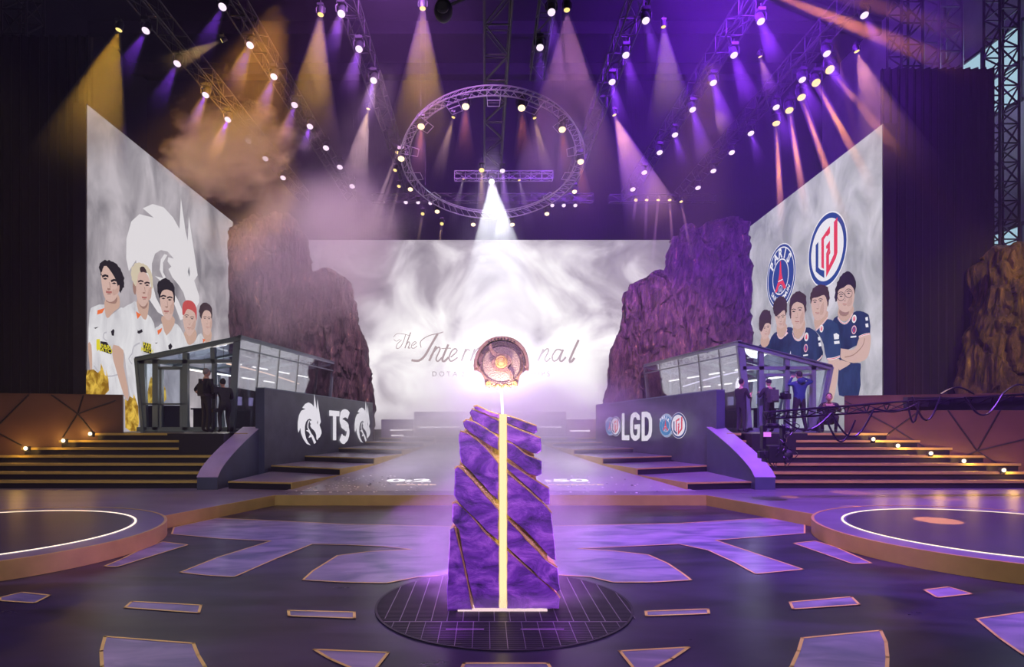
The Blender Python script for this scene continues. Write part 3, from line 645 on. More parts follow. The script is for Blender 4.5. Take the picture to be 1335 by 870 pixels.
cvL.px([(478,250),(485,150),(540,100),(605,108),(665,150),(698,225),(706,310),(690,400),(680,300),(655,215),(625,185),(585,185),(555,215),(540,290),(525,345),(505,310)], blond, a6, 3); cvL.px([(570,150),(612,142),(645,205),(605,195),(578,200)], brn, a6, 2)
feats(cvL, a6, (577,315), (645,332), (615,458), 44, brow=brn)
cvL.px([(332,330),(362,350),(342,375)], orange, a2); cvL.pxstroke([(342,445),(350,450),(370,440)], .10, blk, a2)
cvL.px([(372,503),(420,518),(424,575),(375,560)], blk, a2); line_text(cvL, cvL.P(*a2(398, 525)), 'PARI', .22, yel, .004, 1.2); line_text(cvL, cvL.P(*a2(399, 552)), 'MATCH', .2, yel, .004, 1.1)
cvL.pxstroke([(355,510),(320,530),(310,570),(290,600),(310,630)], .05, jsh, a2, 2)
cvL.flush('player_portrait', ls, 'player with blond hair')
GOLDD = cloudmat('pic_gold_dragon', (.28, .14, .01), (.85, .55, .08), 3.2, .9, (1, 1, 1), .4, .6)
cvL.px([(42,700),(50,665),(85,660),(110,680),(125,665),(128,625),(140,655),(150,690),(160,700),(158,660),(172,720),(175,780),(150,805),(42,808)], GOLDD, a2, 0); cvL.flush('gold_dragon', ls, 'golden dragon ornament at the near foot')
cvL.px([(268,830),(285,840),(295,812),(315,825),(320,800),(335,840),(345,870),(350,960),(340,1010),(300,1012),(270,990)], GOLDD, a2, 0); cvL.flush('gold_dragon', ls, 'golden dragon ornament beside the booth')
cvL.px([(400,790),(410,730),(420,700),(440,740),(480,730),(505,770),(510,830),(480,860),(400,850)], GOLDD, a2, 0); cvL.flush('gold_dragon', ls, 'golden ornament seen through the booth glass')
# -- right screen crests and players
cp = cvR.P(1021, 361); rp_ = 1.32
crest_tower(cvR, cp, rp_, pnavy, white_, pred); arc_text(cvR, cp, rp_*.70, 'PARIS', .52, 142, 38, white_, None, True, .02); arc_text(cvR, cp, rp_*.71, 'SAINT-GERMAIN', .25, 218, 322, white_, None, False, .01)
cvR.flush('crest', rs, 'navy round crest with red tower')
cl = cvR.P(1086, 326); crest_letters(cvR, cl, 1.24, pnavy, white_, pred); cvR.flush('crest', rs, 'white round crest with red and blue letters')
b4 = zc(980, 350, 4.833); cvR.u = .025/4.833
def badge(cv, x, y, r, m1, m2, cf):
    c = cv.P(*cf(x, y)); cv.circle(c, r, m1, None, 20); cv.circle(c, r*.72, m2, None, 20); cv.poly([(c[0]-r*.1, c[1]+r*.5), (c[0]+r*.1, c[1]+r*.5), (c[0]+r*.35, c[1]-r*.45), (c[0]-r*.35, c[1]-r*.45)], pred)
def collar(cv, pts, cf, w=9): cv.pxstroke(pts, cv.u*w, white_, cf, 3); cv.pxstroke(pts, cv.u*w*.35, pred, cf, 3)
cvR.px([(50,505),(65,478),(95,500),(122,475),(137,515),(100,540)], navy, b4, 2); cvR.px([(72,425),(118,430),(124,472),(92,500),(66,480)], sk2, b4, 2); cvR.px([(64,385),(90,340),(131,340),(131,400),(110,440),(85,447),(68,418)], sk1, b4, 3); cvR.px([(55,375),(57,310),(80,268),(110,261),(134,283),(135,352),(120,345),(95,352),(75,395),(60,392)], brn, b4, 3)
feats(cvR, b4, (92,377), (116,372), (102,412), 15); cvR.flush('player_portrait', rs, 'farthest player, dark fringe')
cvR.px([(118,490),(140,430),(180,398),(200,442),(230,412),(250,370),(292,385),(240,440),(215,540),(118,520)], navy, b4, 2); cvR.px([(178,350),(232,340),(246,385),(207,442),(180,415)], sk2, b4, 2); cvR.px([(164,290),(180,270),(222,258),(238,290),(238,330),(225,367),(200,380),(178,362),(168,325)], sk1, b4, 3); cvR.px([(153,270),(158,213),(185,183),(222,178),(244,208),(245,270),(236,300),(226,262),(182,298),(166,300)], brn, b4, 3)
collar(cvR, [(178,415),(192,438),(212,440),(235,415),(247,382)], b4); feats(cvR, b4, (189,312), (219,306), (204,350), 18); badge(cvR, 245, 425, .15, pink, white_, b4); cvR.flush('player_portrait', rs, 'second farthest player, long fringe')
cvR.px([(603,500),(610,560),(700,595),(748,600),(745,660),(735,800),(600,800),(598,640)], navy, b4, 2)
cvR.px([(556,335),(590,300),(605,325),(640,352),(672,332),(700,278),(742,268),(792,285),(807,312),(812,415),(740,435),(722,485),(615,515),(605,400)], navy, b4, 2)
cvR.px([(608,505),(680,515),(720,490),(742,430),(810,408),(816,470),(802,545),(770,582),(700,597),(640,582),(610,560)], sk1, b4, 2); cvR.pxstroke([(640,560),(700,545),(760,490),(775,440)], cvR.u*6, sk3, b4, 3); cvR.px([(600,580),(640,585),(680,600),(620,635),(602,640)], sk1, b4, 2)
cvR.px([(600,245),(692,230),(697,285),(650,332),(602,318)], sk2, b4, 2); cvR.px([(605,262),(670,272),(650,300),(610,295)], sk3, b4, 2)
cvR.px([(587,165),(605,125),(640,105),(682,95),(703,125),(706,170),(702,205),(690,247),(665,272),(635,276),(606,258),(592,222)], sk1, b4, 3); cvR.px([(573,200),(578,130),(600,72),(630,33),(660,18),(692,33),(712,70),(716,115),(708,165),(700,125),(665,102),(632,122),(602,135),(592,170),(588,205)], blk, b4, 3)
feats(cvR, b4, (616,176), (668,157), (641,225), 22, glasses=True); collar(cvR, [(595,308),(610,332),(640,348),(670,330),(696,285)], b4, 11)
collar(cvR, [(738,432),(775,418),(812,412)], b4, 11); badge(cvR, 707, 318, .13, white_, pink, b4); badge(cvR, 706, 387, .14, pink, pnavy, b4); cvR.px([(683,428),(722,424),(722,434),(683,438)], white_, b4); cvR.px([(783,310),(800,305),(803,328),(787,330)], white_, b4); cvR.px([(783,350),(802,346),(806,370),(788,372)], white_, b4)
cvR.flush('player_portrait', rs, 'nearest player with glasses and folded arms')
cvR.px([(440,388),(462,378),(520,318),(582,343),(607,390),(614,560),(525,582),(500,480),(470,420)], navy2, b4, 2)
cvR.px([(530,580),(608,572),(600,650),(587,740),(565,830),(535,830),(545,700)], sk1, b4, 2)
cvR.px([(440,300),(515,262),(530,305),(462,382),(440,370)], sk2, b4, 2); cvR.px([(413,195),(425,175),(500,150),(524,195),(527,235),(512,290),(482,322),(446,324),(425,282)], sk1, b4, 3); cvR.px([(408,202),(412,158),(440,118),(480,101),(518,110),(538,150),(538,205),(530,245),(521,195),(503,168),(460,182),(425,190),(414,225)], brn, b4, 3)
feats(cvR, b4, (441,213), (480,205), (459,280), 22); collar(cvR, [(448,392),(490,355),(530,310)], b4, 10); collar(cvR, [(525,572),(570,568),(613,555)], b4, 14); badge(cvR, 488, 380, .13, white_, pink, b4); cvR.px([(570,415),(590,408),(608,420),(606,445),(575,448)], white_, b4); cvR.px([(573,460),(610,456),(612,474),(576,478)], white_, b4)
cvR.flush('player_portrait', rs, 'second nearest player turned sideways')
cvR.px([(215,545),(240,430),(290,398),(310,442),(340,458),(370,420),(385,372),(430,385),(467,420),(490,500),(499,552),(450,600),(330,600)], navy, b4, 2)
cvR.px([(298,350),(370,318),(374,385),(337,445),(302,425)], sk2, b4, 2); cvR.px([(276,270),(290,220),(320,200),(360,215),(374,265),(372,320),(352,370),(322,382),(296,362),(281,320)], sk1, b4, 3); cvR.px([(270,295),(270,230),(283,178),(315,150),(352,148),(381,178),(386,240),(376,290),(366,232),(322,212),(292,232),(282,265),(282,315)], brn, b4, 3)
feats(cvR, b4, (299,272), (342,262), (323,335), 24); collar(cvR, [(292,405),(305,440),(335,455),(365,430),(380,380)], b4, 11); badge(cvR, 387, 432, .16, white_, pink, b4); badge(cvR, 383, 503, .15, pink, pnavy, b4); cvR.px([(366,545),(398,541),(398,550),(366,554)], white_, b4); collar(cvR, [(452,590),(480,570),(498,548)], b4, 10); cvR.px([(272,550),(280,520),(284,545),(292,555)], white_, b4)
cvR.px([(465,435),(480,430),(486,452),(470,456)], white_, b4); cvR.px([(470,470),(486,466),(490,490),(474,492)], white_, b4)
cvR.flush('player_portrait', rs, 'front middle player')
for (x, y, r_) in ((1148, 506, .46), (1079, 507, .34)):
    c = cvR.P(x, y)
    if x == 1148: c = (c[0]-.05, c[1])
    cvR.stroke([(c[0]+r_*math.cos(t*PI/24), c[1]+r_*math.sin(t*PI/24)) for t in (range(14, 40) if x == 1148 else range(48))], .13, goldp, None, 0, x != 1148)
    for dx in (-.22, .0): cvR.poly([(c[0]+r_*dx-.1, c[1]+r_*.4), (c[0]+r_*dx, c[1]+r_*.4), (c[0]+r_*dx, c[1]-r_*.5), (c[0]+r_*dx-.1, c[1]-r_*.4)], goldp)
# back screen
def backmat():
    m, nt, out = nodes('screen_sky'); N = nt.nodes; L = nt.links
    tc = N.new('ShaderNodeTexCoord'); mp = N.new('ShaderNodeMapping'); mp.inputs['Scale'].default_value = (1, 1, 1.1); L.new(tc.outputs['Object'], mp.inputs[0])
    nz = N.new('ShaderNodeTexNoise'); nz.inputs['Scale'].default_value = .26; nz.inputs['Detail'].default_value = 8; nz.inputs['Distortion'].default_value = 1.0; L.new(mp.outputs[0], nz.inputs['Vector'])
    sb = N.new('ShaderNodeVectorMath'); sb.operation = 'SUBTRACT'; sb.inputs[1].default_value = (.8, 32, 3.6); L.new(tc.outputs['Object'], sb.inputs[0])
    sc_ = N.new('ShaderNodeVectorMath'); sc_.operation = 'MULTIPLY'; sc_.inputs[1].default_value = (1, 1, .8); L.new(sb.outputs[0], sc_.inputs[0])
    ln = N.new('ShaderNodeVectorMath'); ln.operation = 'LENGTH'; L.new(sc_.outputs[0], ln.inputs[0])
    mr = N.new('ShaderNodeMapRange'); mr.inputs['From Min'].default_value = 10; mr.inputs['From Max'].default_value = 1; mr.inputs['To Min'].default_value = -.12; mr.inputs['To Max'].default_value = .38; L.new(ln.outputs['Value'], mr.inputs['Value'])  # picture brightens towards its centre; part of the stage glow is painted in
    ad = N.new('ShaderNodeMath'); ad.operation = 'ADD'; L.new(nz.outputs['Fac'], ad.inputs[0]); L.new(mr.outputs[0], ad.inputs[1])
    cr = N.new('ShaderNodeValToRGB'); e = cr.color_ramp.elements; e[0].position = .36; e[0].color = (.25, .21, .27, 1); e[1].position = .80; e[1].color = (1.12, 1.07, 1.09, 1)
    q = e.new(.52); q.color = (.44, .38, .45, 1); q = e.new(.64); q.color = (.76, .69, .76, 1)
    L.new(ad.outputs[0], cr.inputs[0]); em = N.new('ShaderNodeEmission'); L.new(cr.outputs[0], em.inputs[0]); em.inputs[1].default_value = 1.0; L.new(em.outputs[0], out.inputs[0])
    return m
bs, cvB = screen((-11.6, 32), (11.2, 32), 1.4, 11.28, (0, -1), backmat(), 'wide back LED screen with pale clouds and calligraphic lettering')
b5 = zc(500, 420, 4.45); scol = E('script', (.46, .35, .37)); scol2 = E('caption', (.36, .28, .31))
ST_ = [([(58,88),(78,68),(118,70),(152,80)], 3), ([(128,74),(115,115),(95,148),(74,152),(80,128),(105,105)], 4), ([(60,100),(75,112),(95,100)], 3), ([(158,60),(140,108),(124,152)], 6), ([(128,138),(146,115),(152,128),(143,150),(156,150)], 5), ([(168,138),(190,122),(182,114),(166,128),(162,148),(178,152),(195,138)], 4),
    ([(218,148),(216,112),(262,80),(320,66),(346,58)], 5), ([(314,68),(275,135),(240,195),(205,224),(162,222)], 13), ([(305,140),(265,226)], 12), ([(272,200),(312,150),(328,158),(305,212),(316,228),(338,206)], 8), ([(376,130),(342,212),(352,228),(378,204)], 12), ([(336,154),(392,152)], 5), ([(390,204),(425,172),(418,155),(396,168),(380,208),(394,228),(430,206)], 8), ([(440,204),(470,172),(464,155),(446,168),(432,208),(444,228),(474,206)], 8) if 0 else ([(478,156),(452,226)], 9), ([(460,196),(486,160),(502,168)], 6),
    ([(530,156),(505,226)], 10), ([(512,200),(550,152),(560,162),(542,214),(554,226),(570,208)], 7), ([(625,165),(596,160),(574,195),(580,226),(604,214),(626,170)], 7), ([(630,160),(612,214),(626,226),(645,206)], 9), ([(688,128),(662,212),(672,228),(694,204)], 10), ([(652,154),(706,152)], 5), ([(735,156),(716,214),(726,228),(746,206)], 9), ([(812,165),(784,160),(762,198),(770,226),(800,214),(820,176),(812,160)], 8), 
    ([(928,158),(896,226)], 11), ([(904,200),(946,156),(957,168),(936,214),(948,228),(968,208)], 8), ([(1036,166),(1006,160),(980,196),(986,226),(1010,216),(1036,170)], 8), ([(1042,160),(1022,214),(1034,228),(1058,204)], 11), ([(1132,104),(1082,216),(1090,230),(1108,208)], 13)]
for pts, w in ST_: cvB.pxstroke(pts, w*.04/4.45, scol, b5, 4, k=3)
cvB.flush('script_lettering', bs, 'large calligraphic title lettering')
cvB.k = 3; line_text(cvB, cvB.P(640, 488), 'D O T A  2     C H A M P I O N S H I P S', .36, scol2, 0, 1.0); cvB.flush('caption', bs, 'small capitals below the title')
# ---------------------------------------------------------------- rocks
def rockmat(name, c0, c1, cg):
    m, nt, out = nodes(name); N = nt.nodes; L = nt.links
    b = N.new('ShaderNodeBsdfPrincipled'); L.new(b.outputs[0], out.inputs[0]); b.inputs['Roughness'].default_value = .6
    tc = N.new('ShaderNodeTexCoord'); mp = N.new('ShaderNodeMapping'); mp.inputs['Scale'].default_value = (4.2, 4.2, 1.1); L.new(tc.outputs['Object'], mp.inputs[0])
    nz = N.new('ShaderNodeTexNoise'); nz.inputs['Scale'].default_value = 1.1; nz.inputs['Detail'].default_value = 9; nz.inputs['Roughness'].default_value = .72; nz.inputs['Distortion'].default_value = .5; L.new(mp.outputs[0], nz.inputs['Vector'])
    cr = N.new('ShaderNodeValToRGB'); e = cr.color_ramp.elements; e[0].position = .42; e[0].color = (*c0, 1); e[1].position = .62; e[1].color = (*c1, 1)
    q = e.new(.70); q.color = (*cg, 1); L.new(nz.outputs['Fac'], cr.inputs[0]); L.new(cr.outputs[0], b.inputs['Base Color'])
    bp = N.new('ShaderNodeBump'); bp.inputs['Strength'].default_value = 1; bp.inputs['Distance'].default_value = .25; L.new(nz.outputs['Fac'], bp.inputs['Height']); L.new(bp.outputs[0], b.inputs['Normal'])
    return m
ROCK = rockmat('painted_rock', (.02, .014, .02), (.15, .10, .10), (.75, .48, .22))
def rock(rows, Y, ry, label, mat=ROCK, n=170, sub=5, amp=.28, seed=0, name='rock'):
    rows2 = []
    for (a, b) in zip(rows, rows[1:]):
        for s in range(sub*2):
            t = s/(sub*2); rows2.append(tuple(a[i]+(b[i]-a[i])*t for i in range(3)))
    rows2.append(rows[-1]); rings = []
    for k, (y, xl, xr) in enumerate(rows2):
        a, b = at(xl, y, Y), at(xr, y, Y); z = max(a.z, 0 if k == 0 else -9); c = (a+b)/2; w = (b.x-a.x)/2
        rg = []
        for j in range(n):
            t = 2*PI*j/n; ct, s_ = math.cos(t), math.sin(t); ex = .75
            x = c.x+w*math.copysign(abs(ct)**ex, ct); yy = Y+ry*(min(1, .35+w/2.2))*math.copysign(abs(s_)**ex, s_)
            p = Vector((x*1.1+seed, yy*1.1, z*.35)); d = noise.noise(p*1.3)*.7+noise.noise(p*3.1)*.5+abs(noise.noise(Vector((x*5+seed, yy*5, z*1.3))))*.8+abs(noise.noise(Vector((x*11, yy*11, z*2.4))))*.45+noise.noise(Vector((x*2.2, yy*2.2, z*2.4+seed)))*.4-.3
            crack = -.35 if abs(noise.noise(Vector((x*.9+seed, yy*.9, z*.5)))) < .035 else 0
            out = Vector((ct, s_, 0)); dd = (d+crack)*amp*min(1, w/.8)
            rg.append(Vector((x, yy, z+(.35*noise.noise(Vector((x*2, yy*2, z*2+seed)))+.45*noise.noise(Vector((x*1.1+seed, yy, 0))))*min(1, w)*(1 if k else 0)))+Vector((out.x*dd*.8, out.y*dd*1.8, 0)))
        rings.append(rg)
    m = MB(); m.loft(rings, mat)
    return tag(m.build(name, smooth=False), label, 'rock')
rock([(595,868,978),(470,860,976),(400,866,977),(345,871,977),(322,874,976),(306,881,974),(301,889,972),(300,905,970),(296,918,966),(290,936,960),(287,944,956)], 28.0, .95, 'tall purple-lit rock crag beside the right LED screen', seed=3, amp=.30)
rock([(595,786,900),(530,790,900),(490,796,898),(450,803,895),(410,812,890),(385,817,885),(372,821,880),(366,828,874),(361,845,868),(356,852,864)], 27.4, .9, 'lower dark rock crag in front of the back screen, right side', seed=9, amp=.28)
rock([(595,301,408),(470,301,410),(400,301,407),(345,301,404),(322,302,402),(305,304,396),(296,310,388),(290,322,376),(286,332,362)], 28.0, .95, 'tall hazy rock crag beside the left LED screen', seed=13, amp=.30)
rock([(595,385,490),(530,388,488),(490,388,484),(450,390,474),(410,392,466),(385,396,462),(370,400,457),(362,405,450),(356,414,440),(351,420,432)], 27.4, .9, 'lower hazy rock crag in front of the back screen, left side', seed=19, amp=.28)
ROCKG = rockmat('gilded_rock', (.05, .035, .02), (.26, .16, .06), (.75, .5, .14))  # gold light put into the rock colours, along with its gold flecks
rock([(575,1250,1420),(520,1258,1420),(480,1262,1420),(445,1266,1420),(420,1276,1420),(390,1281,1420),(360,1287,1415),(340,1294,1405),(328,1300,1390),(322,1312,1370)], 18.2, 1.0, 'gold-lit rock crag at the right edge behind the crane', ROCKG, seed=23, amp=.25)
# ---------------------------------------------------------------- drapes and towers
def drape(x0, x1, Y, z1, label, folds=14):
    m = MB(); n = folds*6; rings = []
    for z in (0.0 if abs(x0) < 0 else DECK, z1):
        rings.append([Vector((x0+(x1-x0)*i/n, Y+.06*math.sin(i/6*2*PI), z)) for i in range(n+1)]+[Vector((x0+(x1-x0)*i/n, Y+.12+.06*math.sin(i/6*2*PI), z)) for i in range(n, -1, -1)])
    m.loft(rings, DRAPE); return tag(m.build('drape'), label, 'curtain')
drape(-19, -11.75, 18.3, 13.4, 'black drape wall left of the left LED screen', 26)
drape(12.45, 15.95, 19.2, 12.95, 'black drape panel right of the right LED screen', 14)
def box_truss(p0, p1, w, name, label, mat=TRUSSD, cat='truss', r=.028, bay=None, group=None):
    p0, p1 = Vector(p0), Vector(p1); d = (p1-p0); L_ = d.length; d.normalize()
    u = Vector((0, 0, 1)) if abs(d.z) < .9 else Vector((1, 0, 0)); v = d.cross(u).normalized(); u = v.cross(d)
    cs = [(u*a+v*b)*w/2 for a, b in ((1, 1), (1, -1), (-1, -1), (-1, 1))]
    o = MB()
    for c in cs: o.tube([p0+c, p1+c], r, mat, 6)
    bay = bay or w; n = max(1, round(L_/bay)); t = tag(o.build(name), label, cat, group); b = MB()
    for i in range(n+1):
        q = p0+d*(L_*i/n)
        for k in range(4):
            b.bar(q+cs[k], q+cs[(k+1) % 4], r*.6, mat)
            if i < n:
                q2 = p0+d*(L_*(i+1)/n); b.bar(q+cs[k if i % 2 else (k+1) % 4], q2+cs[(k+1) % 4 if i % 2 else k], r*.6, mat)
    b.build('bracing', t); return t
box_truss((16.75, 19.9, DECK), (16.75, 19.9, 20), .62, 'truss_tower', 'tall dark truss tower at the right edge, in front of the daylight window', TRUSSD, 'truss tower', .045)
box_truss((15.35, 20.6, DECK), (15.35, 20.6, 20), .75, 'truss_tower', 'grey truss tower above the black drape panel, right', STEEL, 'truss tower', .05)
box_truss((14.1, 20.6, DECK), (14.1, 20.6, 20), .7, 'truss_tower', 'dark truss tower above the black drape panel, left of the grey one', TRUSSD, 'truss tower', .045)
box_truss((-15.2, 20.2, DECK), (-15.2, 20.2, 20), .8, 'truss_tower', 'dark truss tower in the top left corner behind the drape', TRUSSD, 'truss tower', .045)
# ---------------------------------------------------------------- glass booths
def booth(sg, name_side, fx, apexX, apexZ, outX, outZ, farX, farY, mull, rails, base_out, base_in, bays):
    Yf = 17.95
    t = thing('glass_booth', f'grey-framed glass player booth on the {name_side} deck, roof sloping outward', 'booth', ((apexX+outX)/2, Yf, DECK))
    zb = DECK
    def fp(x, y): p = at(x, y, Yf); return p
    def barpx(m, x0, y0, x1, y1, w, dep=.14, mat=GREYF):
        a, b = fp(x0, y0), fp(x1, y1); a.z = max(a.z, zb+.003); b.z = max(b.z, zb+.003); d = (b-a).normalized(); n = Vector((d.z, 0, -d.x))*w/2
        m.loft([[a-n, a+n, a+n+Vector((0, dep, 0)), a-n+Vector((0, dep, 0))], [b-n, b+n, b+n+Vector((0, dep, 0)), b-n+Vector((0, dep, 0))]], mat)
    f = MB()
    for r_ in rails: barpx(f, *r_)
    f.build('front_frame', t)
    # glass, one sheet per bay
    for q in bays: 
        m = MB(); a = [fp(x, y)+Vector((0, .06, 0)) for x, y in q]
        for p in a: p.z = max(p.z, zb+.01)
        m.prism(a, (0, .015, 0), GLASS); m.build('glass_pane', t)
    # side wall facing the centre
    A0 = Vector((apexX, Yf, apexZ)); A1 = Vector((farX, farY, apexZ)); B0 = Vector((base_in, Yf, zb+.003)); B1 = Vector((farX+(base_in-apexX), farY-.1, zb+.003))
    s = MB()
    def q4(m, a, b, w, dep, mat=GREYF):
        d = (b-a).normalized(); n = d.cross(Vector((sg, 0, 0))).normalized()*w/2; o = Vector((dep*sg, 0, 0)); m.loft([[a-n, a+n, a+n+o, a-n+o], [b-n, b+n, b+n+o, b-n+o]], mat)
    q4(s, A0, A1, .13, .12); q4(s, B0+Vector((0, 0, .05)), B1+Vector((0, 0, .05)), .12, .12); q4(s, A1, B1, .10, .12)
    r0, r1 = A0.lerp(B0, .12), A1.lerp(B1, .12); q4(s, r0, r1, .05, .06)
    for k in mull: q4(s, A0.lerp(A1, k), B0.lerp(B1, k), .045, .08, DARK)
    s.build('side_frame', t)
    ks = [0]+list(mull)+[1]
    for k0, k1 in zip(ks, ks[1:]):
        m = MB(); m.prism([A0.lerp(A1, k0), A0.lerp(A1, k1), B0.lerp(B1, k1), B0.lerp(B1, k0)], (sg*.015, 0, 0), GLASSR); m.build('glass_pane', t)
    # roof, outer wall, back wall
    O0 = Vector((outX, Yf, outZ)); O1 = Vector((outX, farY, outZ)); Q0 = Vector((base_out, Yf, zb)); Q1 = Vector((base_out, farY, zb))
    rf = MB(); rf.prism([A0, A1, O1, O0], (0, 0, .05), GLASS); rf.build('glass_roof', t)
    rb = MB()
    for k in (0, .25, .5, .75, 1): q = A0.lerp(A1, k); w = O0.lerp(O1, k); rb.tube([q+Vector((0, 0, -.05)), w+Vector((0, 0, -.05))], .055, GREYF, 4)
    rb.tube([O0, O1], .06, GREYF, 4)
    for k in (0, .33, .66, 1): rb.tube([O0.lerp(O1, k), Q0.lerp(Q1, k)], .06, GREYF, 4)
    for k in (.33, .66): rb.tube([A1.lerp(O1, k), B1.lerp(Q1, k)], .05, GREYF, 4)
    rb.build('roof_frame', t)
    # ceiling tubes
    for k in (.25, .62):
        for u in (.06, .30, .54, .78):
            a = A0.lerp(A1, u).lerp(O0.lerp(O1, u), k)+Vector((0, 0, -.5)); b = A0.lerp(A1, u+.14).lerp(O0.lerp(O1, u+.14), k)+Vector((0, 0, -.5))
            m = MB(); m.tube([a, b], .028, emat('tube_light', (1, .93, .85), 2.2), 6); m.tube([a, a+Vector((0, 0, .45))], .008, DARK, 4); m.tube([b, b+Vector((0, 0, .45))], .008, DARK, 4)
            m.build('ceiling_tube', t)
    # curved light strip
    cs = MB(); pts = [A0.lerp(A1, u)+Vector((-sg*-.35, 0, -.75-.55*(u**1.6))) for u in [i/12 for i in range(9)]]
    cs.tube([p+Vector((sg*.2, .3, 0)) for p in pts], .022, emat('curved_strip', (1, .62, .42) if sg < 0 else (.9, .8, 1), 1.4), 6); cs.build('light_strip', t)
    lp_ = bpy.data.lights.new('booth_lamp', 'POINT'); lp_.energy = 90; lp_.color = (1, .92, .88); lp_.shadow_soft_size = .4
    lo = bpy.data.objects.new('booth_lamp', lp_); C.objects.link(lo); lo.location = ((apexX+outX)/2, 20.5, 3.1); lo.parent = t; lo.matrix_parent_inverse = WORLD(t).inverted()
    return t
PANELD = pmat('booth_panel', (.03, .035, .04), .5)
bl = booth(-1, 'left', 0, -7.12, 4.36, -10.2, 3.74, -6.45, 26.4, (.155, .33, .53, .77), 
    [(176,469,313,441,.15),(178,472,301,471,.11),(184,470,187,561,.17),(202,468,202,561,.16),(241,460,241,561,.15),(277,453,277,471,.13),(309,442,300,561,.20),(178,560,304,560,.13),(206,480,238,480,.09),(278,471,278,561,.10),(209,480,209,558,.07),(236,480,236,558,.07),(183,527,241,527,.05)],
    -10.0, -7.36, [[(187,473),(201,473),(201,559),(189,559)],[(204,473),(239,473),(239,559),(204,559)],[(204,470),(239,470),(239,461),(204,467)],[(243,470),(276,470),(276,454),(243,460)],[(279,470),(305,470),(307,447),(279,453)],[(279,473),(304,473),(300,559),(279,559)]])
br = booth(1, 'right', 0, 7.40, 4.20, 10.15, 3.48, 6.72, 26, (.155, .34, .55, .78),
    [(962,448,1085,479,.15),(969,480,1083,480,.11),(966,450,977,562,.20),(993,455,993,562,.14),(1027,463,1027,562,.13),(1061,472,1061,562,.14),(1083,481,1067,562,.16),(975,561,1070,561,.13),(997,489,1024,489,.08),(1031,489,1058,489,.08),(1057,489,1057,559,.07),(997,489,997,559,.06)],
    9.75, 7.62, [[(970,478),(992,478),(992,460),(968,453)],[(995,478),(1026,478),(1026,467),(995,459)],[(1029,478),(1060,478),(1060,475),(1029,468)],[(972,482),(992,482),(992,559),(979,559)],[(995,482),(1026,482),(1026,559),(995,559)],[(1062,483),(1081,483),(1068,559),(1062,559)],[(1029,483),(1060,483),(1060,559),(1029,559)]])
for t, x0, x1 in ((bl, 184, 240),):
    a, b = at(x0, 529, 18.15), at(x1, 559, 18.15); m = MB(); m.box((a.x, 18.13, DECK+.01), (b.x, 18.17, a.z), PANELD); m.build('lower_panel', t)
# player desks inside the booths
def desk(x, y0, y1, sg, label):
    t = thing('desk', label, 'desk', (x, (y0+y1)/2, DECK)); m = MB(); m.box((x-.4, y0, DECK+.7), (x+.4, y1, DECK+.75), DARK); m.build('desktop', t)
    for yy in (y0+.1, (y0+y1)/2, y1-.1): q = MB(); q.box((x-.35, yy-.03, DECK), (x+.35, yy+.03, DECK+.7), DARK); q.build('leg', t)
    return t
for sg, X, nm_ in ((-1, -8.9, 'left'), (1, 8.9, 'right')):
    desk(X, 19.4, 25.4, sg, f'long black player desk inside the {nm_} glass booth')
    for i in range(5):
        y = 19.9+i*1.2; t = thing('monitor', f'player monitor {["nearest the door","second from the door","in the middle","second from the back","at the back"][i]} of the {nm_} booth desk', 'monitor', (X-sg*.05, y, DECK+.75), f'monitors in the {nm_} booth')
        m = MB(); xx = X+sg*.05; m.box((xx-.02, y-.28, DECK+.88), (xx+.02, y+.28, DECK+1.22), BLACK); m.build('housing', t)
        m = MB(); m.box((xx-sg*.021-.003, y-.265, DECK+.895), (xx-sg*.021+.003, y+.265, DECK+1.205), emat('monitor_glow', (.5, .42, .85), .8)); m.build('screen', t)
        m = MB(); m.box((xx-.02, y-.03, DECK+.75), (xx+.02, y+.03, DECK+.9), BLACK); m.box((xx-.1, y-.12, DECK+.75), (xx+.1, y+.12, DECK+.765), BLACK); m.build('stand', t)
